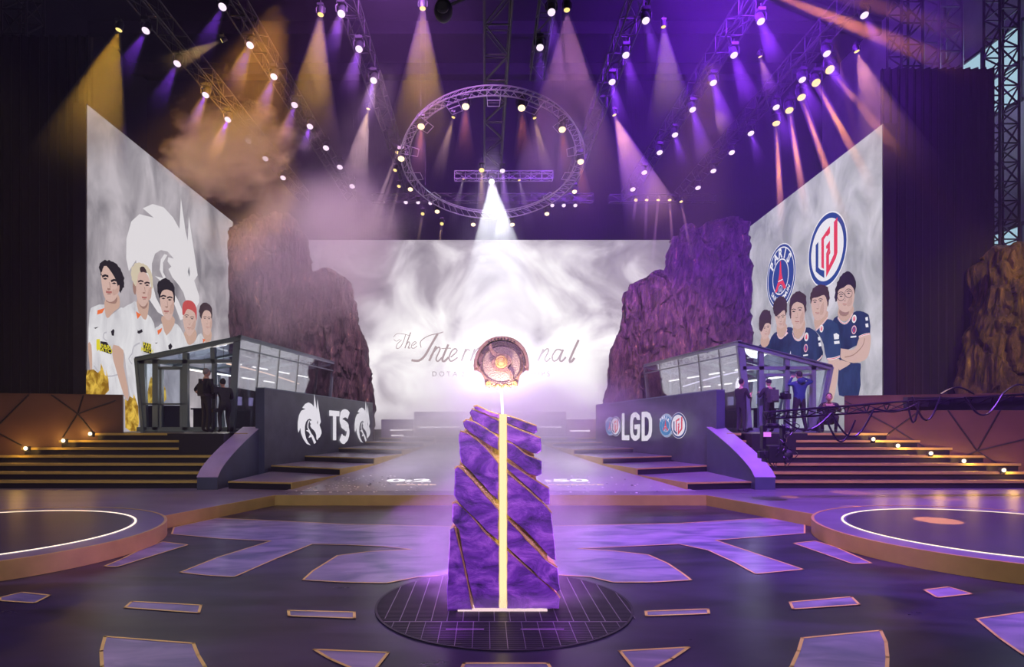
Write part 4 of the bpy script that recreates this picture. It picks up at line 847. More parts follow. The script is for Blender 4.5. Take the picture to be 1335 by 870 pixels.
# ---------------------------------------------------------------- people
def person(name_label, loc, face, pose, cols, hair='short', group=None, h=1.75, extras=None):
    """one continuous skinned body; face = heading in degrees (0 looks along +Y)"""
    s = h/1.75; J = dict(pel=(0,0,.95), sp=(0,.01,1.12), ch=(0,.0,1.34), nk=(0,0,1.49), hd=(0,.01,1.58),
        lsh=(-.19,0,1.42), rsh=(.19,0,1.42), lel=(-.25,-.02,1.13), rel=(.25,-.02,1.13), lwr=(-.26,.08,.88), rwr=(.26,.08,.88), lha=(-.26,.12,.80), rha=(.26,.12,.80),
        lhp=(-.10,0,.90), rhp=(.10,0,.90), lkn=(-.11,.02,.50), rkn=(.11,.02,.50), lan=(-.12,-.02,.09), ran=(.12,-.02,.09), lto=(-.13,.15,.04), rto=(.13,.15,.04))
    J.update({k: v for k, v in pose.items() if k != 'short'}); r = dict(pel=.135, sp=.125, ch=.14, nk=.058, hd=.05, lsh=.07, rsh=.07, lel=.05, rel=.05, lwr=.033, rwr=.033, lha=.036, rha=.036, lhp=.10, rhp=.10, lkn=.065, rkn=.065, lan=.045, ran=.045, lto=.04, rto=.04)
    E_ = [('pel','sp'),('sp','ch'),('ch','nk'),('nk','hd'),('ch','lsh'),('ch','rsh'),('lsh','lel'),('rsh','rel'),('lel','lwr'),('rel','rwr'),('lwr','lha'),('rwr','rha'),('pel','lhp'),('pel','rhp'),('lhp','lkn'),('rhp','rkn'),('lkn','lan'),('rkn','ran'),('lan','lto'),('ran','rto')]
    ks = list(J); me = bpy.data.meshes.new('tmp'); me.from_pydata([Vector(J[k])*s for k in ks], [(ks.index(a), ks.index(b)) for a, b in E_], [])
    o = bpy.data.objects.new('tmp', me); C.objects.link(o); md = o.modifiers.new('s', 'SKIN'); o.modifiers.new('u', 'SUBSURF').levels = 1
    for k, v in zip(ks, me.skin_vertices[0].data): v.radius = (r[k]*s*(1.15 if k in ('ch', 'sp', 'pel') else 1), r[k]*s*(.8 if k in ('ch',) else 1)); v.use_root = (k == 'pel')
    dg = bpy.context.evaluated_depsgraph_get(); ev = bpy.data.meshes.new_from_object(o.evaluated_get(dg)); bpy.data.objects.remove(o)
    top, leg, skin, shoe, hairm = cols; B = MB(); seg = {('ch','lsh'):top}
    def near(p):
        best = None
        for a, b in E_:
            A, Bv = Vector(J[a])*s, Vector(J[b])*s; ab = Bv-A; t = max(0, min(1, (p-A).dot(ab)/ab.length_squared)); d = (p-A-ab*t).length/(r[a]+r[b])
            if best is None or d < best[0]: best = (d, a, b, t)
        return best
    for f in ev.polygons:
        _, a, b, t = near(f.center)
        mt = top
        if b in ('lkn','rkn','lan','ran','lhp','rhp'): mt = leg
        if b in ('lto','rto'): mt = shoe
        if b in ('lwr','rwr') and cols is not None and pose.get('short'): mt = skin
        if b in ('lha','rha') or (b == 'hd') or (b == 'nk' and t > .6): mt = skin
        B.face([ev.vertices[i].co for i in f.vertices], mt)
    bpy.data.meshes.remove(ev)
    hc = (Vector(J['hd'])+Vector((0, .015, .085)))*s
    B.sphere(hc, (.075*s, .095*s, .115*s), skin, 16, 12)
    B.sphere(hc+Vector((0, .095, -.01))*s, (.013*s, .02*s, .025*s), skin, 8, 6)
    for sx in (-1, 1):
        B.sphere(hc+Vector((sx*.076, -.005, -.005))*s, (.012*s, .022*s, .03*s), skin, 8, 6)
        B.sphere(hc+Vector((sx*.03, .084, .018))*s, .011*s, BLACK, 6, 5)
    B.tube([hc+Vector((-.022, .086, -.052))*s, hc+Vector((.022, .086, -.052))*s], .006*s, CRED, 5)
    for w_, hd_ in (('lwr', 'lha'), ('rwr', 'rha')):     # palm continues into four fingers and a thumb
        W_, Hd = Vector(J[w_])*s, Vector(J[hd_])*s; d = (Hd-W_).normalized(); sd = d.orthogonal().normalized(); nn = d.cross(sd)
        for k in range(4):
            b0 = Hd+sd*(k-1.5)*.019*s; ln_ = (.062, .072, .068, .052)[k]*s
            B.tube([b0, b0+d*ln_*.55+nn*.008*s, b0+d*ln_*.85+nn*.028*s], [.0095*s, .0085*s, .007*s], skin, 5)
        B.tube([W_+d*.02*s+sd*.02*s, Hd+sd*.045*s, Hd+sd*.052*s+d*.03*s+nn*.015*s], [.011*s, .01*s, .008*s], skin, 5)
    M = Matrix.Translation(loc) @ Matrix.Rotation(math.radians(face), 4, 'Z'); B.v = [tuple(M @ Vector(v)) for v in B.v]
    # keep the soles on the ground
    b = B.build('person', smooth=True); b['label'] = name_label; b['category'] = 'person'
    if group: b['group'] = group
    T = lambda p: M @ (Vector(p)*s)
    hm = MB(); c0 = hc/s
    if hair == 'cap':
        hm.sphere(hc+Vector((0, -.008, .03))*s, (.088*s, .105*s, .10*s), hairm, 14, 9)
    else:
        hm.sphere(hc+Vector((0, -.024, .028))*s, (.083*s, .092*s, .105*s), hairm, 14, 9)
    hm.v = [tuple(M @ Vector(v)) for v in hm.v]; hm.build('beanie' if hair == 'cap' else 'hair', b, smooth=True)
    for nm_, fn in (extras or {}).items():
        m = MB(); fn(m); m.v = [tuple(M @ (Vector(v)*s)) for v in m.v]; m.build(nm_, b, smooth=False, bevel=.01)
    return b, T
P_ = lambda n, c, r=.7: pmat(n, c, r, 0, .15, 8)
cb, cgrey, cblue, cjean = P_('cloth_black', (.012, .012, .015)), P_('cloth_grey', (.06, .06, .07)), P_('cloth_blue', (.015, .05, .16)), P_('cloth_dark_trousers', (.015, .015, .02))
hgrey, hblk = P_('hair_grey', (.22, .2, .19)), P_('hair_black', (.015, .012, .012))
def vest(m): m.box((-.15, -.17, 1.06), (.15, -.11, 1.36), cb); m.box((-.18, -.15, 1.02), (.18, .15, 1.08), DARK); [m.box((sx*.12-.03, -.14, 1.2), (sx*.12+.03, .13, 1.5), cb) for sx in (-1, 1)]
def pack(m): m.box((-.16, -.30, 1.0), (.16, -.13, 1.42), cgrey); m.box((-.12, -.34, 1.05), (.12, -.30, 1.22), cgrey); [m.box((sx*.12-.02, -.15, 1.15), (sx*.12+.02, .12, 1.5), cgrey) for sx in (-1, 1)]
DZ = DECK+.012
person('grey-haired person in black shirt and camera harness outside the left booth', (-7.95, 17.5, DZ), -35, dict(short=1, lel=(-.40,-.10,1.20), lwr=(-.28,.06,1.02), lha=(-.24,.12,1.0), rel=(.27,.10,1.16), rwr=(.22,.34,1.20), rha=(.20,.41,1.22)), (cb, cjean, SKIN, BLACK, hgrey), h=1.8, extras={'harness': vest})
person('person in black leaning to a camera beside the dragon-logo panel', (-7.42, 17.5, DZ), 40, dict(ch=(0,.08,1.18), sp=(0,.04,1.02), nk=(0,.14,1.31), hd=(0,.17,1.38), lsh=(-.19,.08,1.25), rsh=(.19,.08,1.25), pel=(0,-.05,.86), lhp=(-.1,-.05,.82), rhp=(.1,-.05,.82), lkn=(-.11,.1,.48), rkn=(.11,.1,.48), lel=(-.26,.15,1.0), rel=(.26,.15,1.0), lwr=(-.16,.38,1.06), rwr=(.16,.38,1.06), lha=(-.12,.44,1.08), rha=(.12,.44,1.08)), (cb, cjean, SKIN, BLACK, hblk), h=1.72)
person('person in black hoodie holding a camera at the near end of the crest-logo panel', (7.25, 17.35, DZ), -60, dict(short=1, lel=(-.25,.10,1.14), lwr=(-.12,.32,1.28), lha=(-.09,.38,1.32), rel=(.25,.10,1.14), rwr=(.12,.32,1.28), rha=(.09,.38,1.32)), (cb, cjean, SKIN, BLACK, hblk), h=1.5)
person('person in black beanie with a grey backpack seen from behind, right booth', (8.2, 18.0-.3, DZ), 10, dict(lel=(-.30,.10,1.18), lwr=(-.20,.30,1.32), lha=(-.15,.36,1.36), rel=(.30,.08,1.15), rwr=(.2,.3,1.22), rha=(.15,.36,1.25)), (cb, cjean, SKIN, BLACK, cb), hair='cap', h=1.52, extras={'backpack': pack})
person('person in blue hooded jacket with arms raised at the right booth door', (9.05, 17.65, DZ), 8, dict(lel=(-.34,.02,1.38), lwr=(-.16,.12,1.58), lha=(-.09,.16,1.62), rel=(.44,.02,1.48), rwr=(.20,.13,1.60), rha=(.12,.16,1.63), lkn=(-.14,.02,.5), rkn=(.14,.02,.5), lan=(-.2,-.02,.09), ran=(.2,-.02,.09), lto=(-.22,.14,.04), rto=(.22,.14,.04)), (cblue, cjean, SKIN, BLACK, hblk), h=1.74, extras={'hood': lambda m: m.sphere((0, -.09, 1.50), (.13, .08, .09), cblue)})
person('person in black crouching on the top stair beyond the crane arm', (9.85, 17.55, DZ), 150, dict(pel=(0,-.12,.34), sp=(0,-.06,.52), ch=(0,.05,.72), nk=(0,.12,.85), hd=(0,.16,.92), lsh=(-.19,.06,.79), rsh=(.19,.06,.79), lhp=(-.1,-.1,.32), rhp=(.1,-.1,.32), lkn=(-.2,.26,.48), rkn=(.2,.26,.48), lan=(-.16,.06,.09), ran=(.16,.06,.09), lto=(-.17,.24,.04), rto=(.17,.24,.04), lel=(-.28,.24,.62), rel=(.28,.24,.62), lwr=(-.14,.42,.74), rwr=(.14,.42,.74), lha=(-.1,.48,.78), rha=(.1,.48,.78)), (cb, cjean, SKIN, BLACK, hblk), h=1.75)
SEAT = dict(pel=(0,0,.50), sp=(0,.02,.68), ch=(0,.03,.90), nk=(0,.05,1.05), hd=(0,.08,1.13), lsh=(-.19,.03,.98), rsh=(.19,.03,.98), lhp=(-.1,.02,.5), rhp=(.1,.02,.5), lkn=(-.12,.42,.5), rkn=(.12,.42,.5), lan=(-.12,.40,.09), ran=(.12,.40,.09), lto=(-.12,.56,.04), rto=(.12,.56,.04), lel=(-.25,.1,.76), rel=(.25,.1,.76), lwr=(-.18,.36,.78), rwr=(.18,.36,.78), lha=(-.17,.43,.79), rha=(.17,.43,.79))
def seat(x, y, ang, label):
    t = thing('chair', label, 'chair', (x, y, DECK)); M = Matrix.Translation((x, y, DECK)) @ Matrix.Rotation(math.radians(ang), 4, 'Z')
    for nm_, bx in (('seat', ((-.24, -.22, .36), (.24, .24, .42))), ('backrest', ((-.22, -.32, .42), (.22, -.24, 1.1))), ('pedestal', ((-.03, -.03, .04), (.03, .03, .36))), ('base', ((-.25, -.03, .0), (.25, .03, .04)))):
        m = MB(); m.box(bx[0], bx[1], cb)
        if nm_ == 'base': m.box((-.03, -.25, .0), (.03, .25, .04), cb)
        m.v = [tuple(M @ Vector(v)) for v in m.v]; m.build(nm_, t)
for i, (x, y, ang, lab) in enumerate(((-8.0, 23.4, 90, 'seated dark figure at the desk near the back of the left booth'), (8.0, 22.2, -90, 'seated dark figure at the desk in the right booth'))):
    person(lab, (x, y, DECK), ang, SEAT, (cb, cjean, SKIN, BLACK, hblk)); seat(x, y, ang, lab.replace('seated dark figure', 'black gaming chair').replace('figure', 'figure'))
# ---------------------------------------------------------------- handheld camera rigs
def rig(p, ang, label):
    t = thing('video_camera', label, 'camera', p); M = Matrix.Translation(p) @ Matrix.Rotation(math.radians(ang), 4, 'Z')
    def B(nm_, fn, **k): m = MB(); fn(m); m.v = [tuple(M @ Vector(v)) for v in m.v]; m.build(nm_, t, **k)
    B('body', lambda m: m.box((-.07, -.12, -.07), (.07, .14, .09), BLACK), bevel=.01)
    B('lens', lambda m: m.lathe([(.05, .14), (.055, .2), (.045, .24), (.06, .28)], DARK, 16, Matrix.Rotation(-PI/2, 4, 'X')))
    B('viewfinder', lambda m: m.box((-.13, -.02, .05), (-.07, .10, .12), DARK)); B('handle', lambda m: m.tube([(0, -.08, .09), (0, -.08, .15), (0, .1, .15), (0, .1, .09)], .012, BLACK))
    B('post', lambda m: m.tube([(0, 0, -.07), (0, 0, -.55)], .015, STEEL)); B('counterweight', lambda m: m.box((-.05, -.12, -.62), (.05, .12, -.52), BLACK), bevel=.01)
rig((-7.62, 17.4, 2.78), -35, 'black stabilised video camera held by the grey-haired person')
rig((8.62, 17.55, 2.6), 20, 'video camera rig between backpack wearer and blue jacket')
# ---------------------------------------------------------------- camera crane
PUR = pmat('crane_black', (.03, .025, .04), .3, .5)
cr = thing('camera_crane', 'black truss camera crane with cables reaching in from the right', 'camera crane', (13.6, 13.2, ST))
m = MB(); a, b = Vector((5.95, 13.0, 2.06)), Vector((9.0, 13.1, 2.28)); c = Vector((13.9, 13.2, 2.52))
def tri(m, a, b, w0, w1, bay=.42, r=.022):
    d = (b-a); n = int(d.length/bay); 
    P = lambda t, k: a.lerp(b, t)+[Vector((0, -1, .6)), Vector((0, 1, .6)), Vector((0, 0, -.9))][k]*(w0+(w1-w0)*t)
    for k in range(3): m.tube([P(0, k), P(1, k)], r, PUR, 6)
    for i in range(n):
        for k in range(3): m.bar(P(i/n, k), P((i+1)/n, (k+1) % 3), r*.6, PUR); m.bar(P(i/n, k), P(i/n, (k+1) % 3), r*.6, PUR)
tri(m, a, b, .10, .12); m.build('arm_tip', cr)
m = MB(); tri(m, b, c, .12, .2); m.box((9.0, 13.06, 2.16), (13.9, 13.2, 2.44), BLACK); m.build('main_arm', cr)
m = MB(); m.tube([(13.6, 13.2, ST), (13.6, 13.2, 2.45)], .09, DARK, 10)
for k in range(3): m.tube([(13.6, 13.2, .9), (13.6+.8*math.cos(k*2.1), 13.2+.8*math.sin(k*2.1), ST+.03)], .04, DARK)
m.build('pedestal', cr)
m = MB(); m.tube([(6.1, 13.0, 2.02), (6.1, 13.0, 1.82)], .05, PUR, 10); m.lathe([(.12, 1.80), (.14, 1.84), (.12, 1.88)], PUR, 16, Matrix.Translation((6.1, 13, 0)))
m.box((5.86, 12.93, 1.35), (5.93, 13.07, 1.84), PUR); m.box((6.27, 12.93, 1.35), (6.34, 13.07, 1.84), PUR); m.box((5.88, 12.95, 1.78), (6.32, 13.05, 1.84), PUR); m.build('head_yoke', cr, bevel=.008)
hd = MB(); hd.box((5.94, 12.82, 1.06), (6.26, 13.2, 1.42), BLACK); ho = hd.build('camera_head', cr, bevel=.02)
m = MB(); m.lathe([(.10, 0), (.105, .08), (.085, .12), (.11, .2), (.10, .26)], DARK, 20, Matrix.Translation((6.2, 12.95, 1.16)) @ Matrix.Rotation(math.radians(70), 4, 'Y')); m.build('lens', ho)
m = MB(); m.box((5.76, 12.85, 1.15), (5.94, 12.98, 1.3), BLACK); m.build('monitor', ho, bevel=.01)
m = MB(); m.box((5.87, 12.90, 1.60), (6.02, 12.925, 1.70), emat('viewfinder_pink', (.75, .2, .95), 1.1)); m.build('status_screen', ho)
rr = random.Random(5); m = MB()
for k in range(9):
    x, z = 5.9+rr.random()*.45, 1.1+rr.random()*.7; pts = smooth2([(x, z), (x+rr.uniform(-.15, .15), z-.15), (x+rr.uniform(-.2, .25), z+.1), (x+rr.uniform(-.1, .1), z+.25)], 5, False); m.tube([(p[0], 12.85+.05*math.sin(i), p[1]) for i, p in enumerate(pts)], .009, PUR, 5)
m.build('cables', ho)
for (x0, z0, x1, z1, sag) in ((6.3, 1.95, 7.3, 2.1, .28), (7.3, 2.1, 8.2, 2.2, .55), (8.2, 2.2, 9.1, 2.3, .12), (9.0, 2.45, 9.6, 2.45, .5), (9.6, 2.5, 10.3, 2.5, -.14), (10.1, 2.45, 10.9, 2.5, .42), (10.9, 2.5, 11.6, 2.5, -.2), (7.2, 1.95, 7.8, 1.95, .45), (8.9, 2.35, 9.15, 2.35, .45)):
    m = MB(); m.tube([(x0+(x1-x0)*i/14, 12.92, z0+(z1-z0)*i/14-sag*math.sin(PI*i/14)) for i in range(15)], .020, PUR, 6); m.build('cable', cr)
# ---------------------------------------------------------------- monolith
MY = 6.35
def monomat():
    m, nt, out = nodes('amethyst_stone'); N = nt.nodes; L = nt.links
    b = N.new('ShaderNodeBsdfPrincipled'); L.new(b.outputs[0], out.inputs[0]); b.inputs['Roughness'].default_value = .38
    tc = N.new('ShaderNodeTexCoord'); mp = N.new('ShaderNodeMapping'); mp.inputs['Rotation'].default_value = (0, .7, 0); mp.inputs['Scale'].default_value = (1, 1, 1.8); L.new(tc.outputs['Object'], mp.inputs[0])
    nz = N.new('ShaderNodeTexNoise'); nz.inputs['Scale'].default_value = 3.0; nz.inputs['Detail'].default_value = 9; nz.inputs['Roughness'].default_value = .65; nz.inputs['Distortion'].default_value = .6; L.new(mp.outputs[0], nz.inputs['Vector'])
    cr = N.new('ShaderNodeValToRGB'); e = cr.color_ramp.elements; e[0].position = .34; e[0].color = (.03, .012, .10, 1); e[1].position = .66; e[1].color = (.50, .20, .74, 1); q = e.new(.5); q.color = (.19, .055, .42, 1)
    L.new(nz.outputs['Fac'], cr.inputs[0]); L.new(cr.outputs[0], b.inputs['Base Color'])
    bp = N.new('ShaderNodeBump'); bp.inputs['Strength'].default_value = .8; bp.inputs['Distance'].default_value = .03; L.new(nz.outputs['Fac'], bp.inputs['Height']); L.new(bp.outputs[0], b.inputs['Normal'])
    return m
STONE = monomat(); MGOLD = pmat('gold_vein', (.95, .62, .22), .3, .35, .35, 14, .5, 40)
GLOWY = emat('glowing_core', (1, .74, .40), 1.25, True)
mono = thing('monolith', 'purple stone monolith with gold veins and glowing centre strip on round grate', 'monument', (.2, MY+.15, .01))
zfix = lambda p: Vector((p.x, p.y, max(p.z, .012)))
SL = [[(618,531),(622,530),(640,538),(651,541),(651,546),(640,543),(619,533.5)],
 [(612,538),(615,533.5),(632,540),(651,549),(651,567),(640,563),(616,548)],
 [(604,551),(608,548),(617,550),(634,560),(650,571),(650,587),(640,582),(612,563),(605,557)],
 [(598,568),(600,563),(612,567),(632,583),(650,605),(650,653),(640,645),(618,620),(601,603),(599,590)],
 [(593,612),(597,609),(604,614),(625,637),(650,665),(650,705),(640,697),(615,672),(597,654),(592,646)],
 [(590,657),(597,657),(615,674),(633,696),(651,713),(651,795),(619,795),(602,715),(598,690),(593,684),(589,679)],
 [(587,690),(592,687),(596,702),(605,740),(616,795),(584,796),(583,770),(585,730)],
 [(661,543),(664,543),(700,556),(701,563),(697,566),(680,560),(661,552)],
 [(661,554),(685,564),(705,572),(706,588),(701,592),(694,591),(675,582),(661,574)],
 [(661,577),(668,579),(685,593),(700,599),(706,601),(706,618),(700,621),(690,618),(675,607),(661,597)],
 [(661,603),(690,622),(716,638),(717,658),(712,658),(690,637),(661,612)],
 [(661,617),(690,641),(712,661),(719,670),(721,691),(725,731),(718,728),(700,708),(680,688),(661,671)],
 [(661,677),(690,708),(712,731),(727,741),(730,768),(726,771),(708,757),(685,735),(661,713)],
 [(661,718),(690,744),(724,773),(730,781),(729,795),(661,795)]]
rn = random.Random(11)
for i, q in enumerate(SL):
    dy = [0, .03, -.02, .0, -.03, 0, -.05, .02, 0, -.03, .0, -.02, -.04, 0][i] if i < 14 else 0
    # densify outline a little and roughen it
    pts = []
    for a, b in zip(q, q[1:]+q[:1]):
        n = max(1, int(math.hypot(b[0]-a[0], b[1]-a[1])/7))
        for k in range(n):
            t = k/n; jx = 0 if k == 0 else rn.uniform(-.5, .5); pts.append((a[0]+(b[0]-a[0])*t+jx, a[1]+(b[1]-a[1])*t+(0 if k == 0 else rn.uniform(-.5, .5))))
    pts = [(x, y-.5 if y > 790 else y) for x, y in pts]
    c = Vector((sum(p[0] for p in pts)/len(pts), sum(p[1] for p in pts)/len(pts)))
    fr = [at(x, y, MY) for x, y in pts]; Y1 = MY+.36; ctr = at(c.x, c.y, MY)
    def ring(s_, y): return [zfix(Vector((ctr.x+(p.x-ctr.x)*s_, y, ctr.z+(p.z-ctr.z)*s_))) for p in fr]
    sc_in = 1-.010/max(.05, min(max(abs(p.z-ctr.z) for p in fr), max(abs(p.x-ctr.x) for p in fr)))
    m = MB(); m.loft([ring(sc_in, MY+dy), ring(1, MY+dy+.018)], STONE); m.mi[-1] = 0
    s = m.build('stone_slab', mono)
    g = MB(); g.loft([ring(1.0, MY+dy+.0185), ring(1.0, MY+.10), ring(.97, Y1)], MGOLD); g.build('gold_edge', s)
for i, q in enumerate(SL):   # rough gilded upper edges
    top = {0: q[:4], 1: q[1:4], 2: q[0:5], 3: q[1:5], 4: q[0:5], 5: q[0:5], 6: q[1:5], 7: q[0:3], 8: q[0:3], 9: q[0:4], 10: q[0:3], 11: q[0:4], 12: q[0:4], 13: q[0:4]}[i]
    pts = [at(x, y-.6, MY)+Vector((0, .02, 0)) for x, y in smooth2(top, 5, False)]
    m = MB(); m.tube([p+Vector((0, rn.uniform(-.004, .004), rn.uniform(-.003, .003))) for p in pts], [rn.uniform(.006, .011)*(1.35 if i in (5, 6, 4) else 1) for p in pts], MGOLD, 6); m.build('gold_seam', mono)
m = MB(); core = [(615,540),(640,545),(650,545),(650,541),(662,543),(662,550),(694,560),(698,600),(700,625),(710,660),(715,730),(722,790),(722,796),(590,796),(588,770),(592,690),(597,620),(602,580),(606,556)]
m.loft([[zfix(at(x, y, MY)+Vector((0, .12, 0))) for x, y in core], [zfix(at(x, y, MY)+Vector((0, .33, 0))) for x, y in core]], MGOLD); m.build('gold_core', mono)
m = MB(); m.box((at(651.5, 0, MY).x, MY+.01, .012), (at(660.5, 0, MY).x, MY+.13, at(0, 540, MY).z), GLOWY); m.build('light_strip', mono)
m = MB(); m.box((at(597, 0, MY).x, MY-.05, .012), (at(713, 0, MY).x, MY+.36, .026), emat('lit_base_edge', (1, .72, .75), 1.0)); m.build('base_plate', mono)  # light on the plate's edge put in as its own glow
# ---------------------------------------------------------------- round grate in the floor
GC, GR_ = Vector((.20, 6.61, 0)), 1.355
gt = thing('floor_grate', 'round black floor grate with purple light below, under the monolith', 'grate', (GC.x, GC.y, 0))
GRM = pmat('grate_bar', (.018, .015, .024), .45, .3); SEAM = pmat('grate_seam', (.17, .15, .19), .35, .5)
m = MB(); m.lathe([(GR_-.01, .0045), (GR_-.01, .0065)], pmat('grate_pit', (.012, .01, .016), .6), 80, Matrix.Translation((GC.x, GC.y, 0))); m.build('pit', gt)  # flat dark sheet, the shade of the recess put into its colour
m = MB(); n = 96
m.loft([[(GC.x+rr_*math.cos(2*PI*j/n), GC.y+rr_*math.sin(2*PI*j/n), z) for j in range(n)] for rr_, z in ((GR_-.015, .004), (GR_+.01, .004), (GR_+.01, .012), (GR_-.015, .012))], GRM, cap=False); m.build('rim', gt)
m = MB(); y = -GR_+.02
while y < GR_-.01:
    w = math.sqrt(max(0, GR_**2-y*y))-.012
    m.box((GC.x-w, GC.y+y, .0066), (GC.x+w, GC.y+y+.016, .0105), GRM); y += .030
m.build('bars', gt)
m = MB()
for i in range(-8, 9):
    x = i*.155; hh = math.sqrt(max(0, GR_**2-x*x))-.015
    if hh > 0:
        off = .0
        m.box((GC.x+x-.003, GC.y-hh, .0066), (GC.x+x+.003, GC.y-.62 if hh > .62 else GC.y-hh+.01, .0115), SEAM)
        m.box((GC.x+x+.05-.004, GC.y-min(.62, hh), .0066), (GC.x+x+.05+.004, GC.y+max(.1, math.sqrt(max(0, GR_**2-(x+.05)**2))-.02), .0115), SEAM)
for yy in (-.62,): w = math.sqrt(GR_**2-yy*yy)-.02; m.box((GC.x-w, GC.y+yy-.006, .0066), (GC.x+w, GC.y+yy+.006, .0118), SEAM)
m.build('panel_seams', gt)
for (x, y, w) in ((606, 822, .30), (707, 822, .34)):
    p = atz(x, y, 0); m = MB(); m.box((p.x-w*.6, p.y-.02, .0066), (p.x+w*.6, p.y+.02, .0085), emat('under_light', (.55, .16, .95), 1.4, True)); m.build('under_light', gt)
# ---------------------------------------------------------------- winged shield trophy
TY = 6.50
BRZ = pmat('trophy_bronze', (.34, .20, .18), .35, .3, .35, 18, .4, 60); BRZD = pmat('trophy_dark', (.12, .07, .10), .35, .3, .3, 20, .5, 50); TRG = pmat('trophy_gold', (.95, .60, .25), .3, .4, .2, 20, .3, 60); TPALE = pmat('trophy_face', (.52, .38, .40), .4, .15, .3, 30, .8, 90)
tz = zc(600, 425, 9.155)
tr = thing('trophy', 'round bronze shield trophy with swirl and jewel floating above the monolith', 'trophy', tuple(at(654, 508, TY)))
T3 = lambda x, y, dy=0: (lambda p: Vector((p.x, TY+dy, p.z)))(at(*tz(x, y), TY))
cx_, cy_ = 492, 455
out_ = [(300,715),(288,650),(275,600),(245,555),(200,528),(165,530),(158,470),(165,400),(190,320),(235,245),(300,180),(370,140),(440,122),(500,118),(560,122),(640,145),(710,190),(765,250),(800,320),(820,400),(826,470),(822,532),(785,528),(745,555),(712,600),(700,650),(688,715),(640,735),(590,728),(545,750),(492,762),(440,750),(400,730),(350,738)]
m = MB(); m.loft([[T3(x, y, .03) for x, y in out_], [T3(x, y, .10) for x, y in out_]], BRZ); m.build('shield_plate', tr, bevel=.004)
def arc_(r0, r1, a0, a1, mat, dy0, dy1, nm_, k=40):
    m = MB(); pts = [(cx_+r0*math.cos(math.radians(a0+(a1-a0)*i/k)), cy_-r0*math.sin(math.radians(a0+(a1-a0)*i/k))) for i in range(k+1)]+[(cx_+r1*math.cos(math.radians(a1-(a1-a0)*i/k)), cy_-r1*math.sin(math.radians(a1-(a1-a0)*i/k))) for i in range(k+1)]
    m.loft([[T3(x, y, dy0) for x, y in pts], [T3(x, y, dy1) for x, y in pts]], mat); return m.build(nm_, tr)
arc_(322, 292, -8, 188, BRZ, -.005, .03, 'outer_rim'); arc_(278, 240, 30, 150, BRZD, .012, .03, 'dark_band'); arc_(285, 262, -20, 20, BRZD, .012, .03, 'dark_band')
for q0 in range(0, 360, 90): arc_(240, 222, q0, q0+90, BRZD, .0, .03, 'inner_rim', 14)
k = 40; m = MB(); q = [(cx_+222*math.cos(2*PI*i/k), cy_-222*math.sin(2*PI*i/k)) for i in range(k)]; m.loft([[T3(x, y, .015) for x, y in q], [T3(x, y, .03) for x, y in q]], TPALE); m.build('shield_face', tr)
sw = [(372,215),(345,235),(352,290),(380,340),(410,365),(400,400),(372,430),(378,480),(410,520),(460,540),(520,545),(570,570),(590,620),(585,655),(620,640),(632,600),(610,550),(575,515),(565,490),(605,450),(612,410),(590,370),(550,345),(490,335),(440,330),(400,300),(380,260)]
m = MB(); m.loft([[T3(x, y, -.012) for x, y in smooth2(sw, 3)], [T3(x, y, .02) for x, y in smooth2(sw, 3)]], BRZ); m.build('swirl', tr)
m = MB(); c = T3(490, 432, -.012); m.lathe([(.066, -.004), (.066, .012), (.05, .02), (.046, .014)], TRG, 28, Matrix.Translation(c) @ Matrix.Rotation(PI/2, 4, 'X')); m.build('jewel_ring', tr, smooth=True)
m = MB(); m.sphere(c+Vector((0, -.012, 0)), (.042, .022, .042), TRG, 20, 12); m.build('jewel', tr, smooth=True)
for (x, y, r_) in ((190, 478, .022), (795, 485, .022), (335, 690, .026), (650, 690, .026)):
    m = MB(); m.lathe([(r_, 0), (r_, .02), (r_*.6, .024), (r_*.5, .012)], BRZ if y < 500 else TRG, 16, Matrix.Translation(T3(x, y, .03)) @ Matrix.Rotation(PI/2, 4, 'X')); m.build('rosette', tr)
m = MB()
for i in range(9):
    a = math.radians(60+60*i/8); x, y = cx_+302*math.cos(a), cy_-302*math.sin(a); m.sphere(T3(x, y, -.012), (.011, .008, .011), BRZD, 8, 6)
for i in range(15):
    x = 385+i*15.5; y = 700+28*math.sin(i*1.1)*.5+18*math.cos((i-7)/7*1.2); m.sphere(T3(x, y, .022), (.011, .009, .009), TRG, 8, 6)
for sx in (-1, 1):
    for i in range(6): m.sphere(T3(cx_+sx*(285-i*4), 400+i*14, .02), (.008, .008, .008), BRZD, 8, 6)
m.build('ornament', tr)
m = MB(); a = at(656, 540, MY); m.tube([(a.x, TY+.06, a.z+.002), (T3(492, 740).x, TY+.065, T3(0, 735).z)], .014, emat('light_post', (1, .93, .86), 1.6, True), 12); m.build('light_post', tr)  # added glowing rod in place of the bright glare under the trophy
# ---------------------------------------------------------------- roof trusses and lamps
rowX = {'far left': (-8.7, 'fl'), 'left middle': (-6.4, ''), 'left inner': (-3.5, ''), 'right inner': (3.9, ''), 'right middle': (6.8, ''), 'far right': (9.35, '')}
for nm_, (X, _) in rowX.items(): box_truss((X, 9.5, 12.65), (X, 29.5, 12.65), .45, 'roof_truss', f'dark roof truss running back over the stage, {nm_}', TRUSSD, 'truss', .022, .8)
box_truss((.32, 9, 12.2), (.32, 25.6, 12.2), .66, 'roof_truss', 'heavy dark roof truss above the centre line ending over the lamp bar', TRUSSD, 'truss', .035, 1.3)
CHROME = pmat('bright_truss', (.5, .48, .52), .3, .6)
box_truss((-1.2, 24.4, 11.62), (2.7, 24.4, 11.62), .3, 'lamp_bar', 'short grey truss bar inside the ring holding the centre lamps', STEEL, 'truss', .02, .45)
box_truss((5.4, 26.6, 11.5), (10.0, 26.6, 11.5), .3, 'lamp_bar', 'grey truss bar far back right holding the thin gold beams', TRUSSD, 'truss', .018, .5)
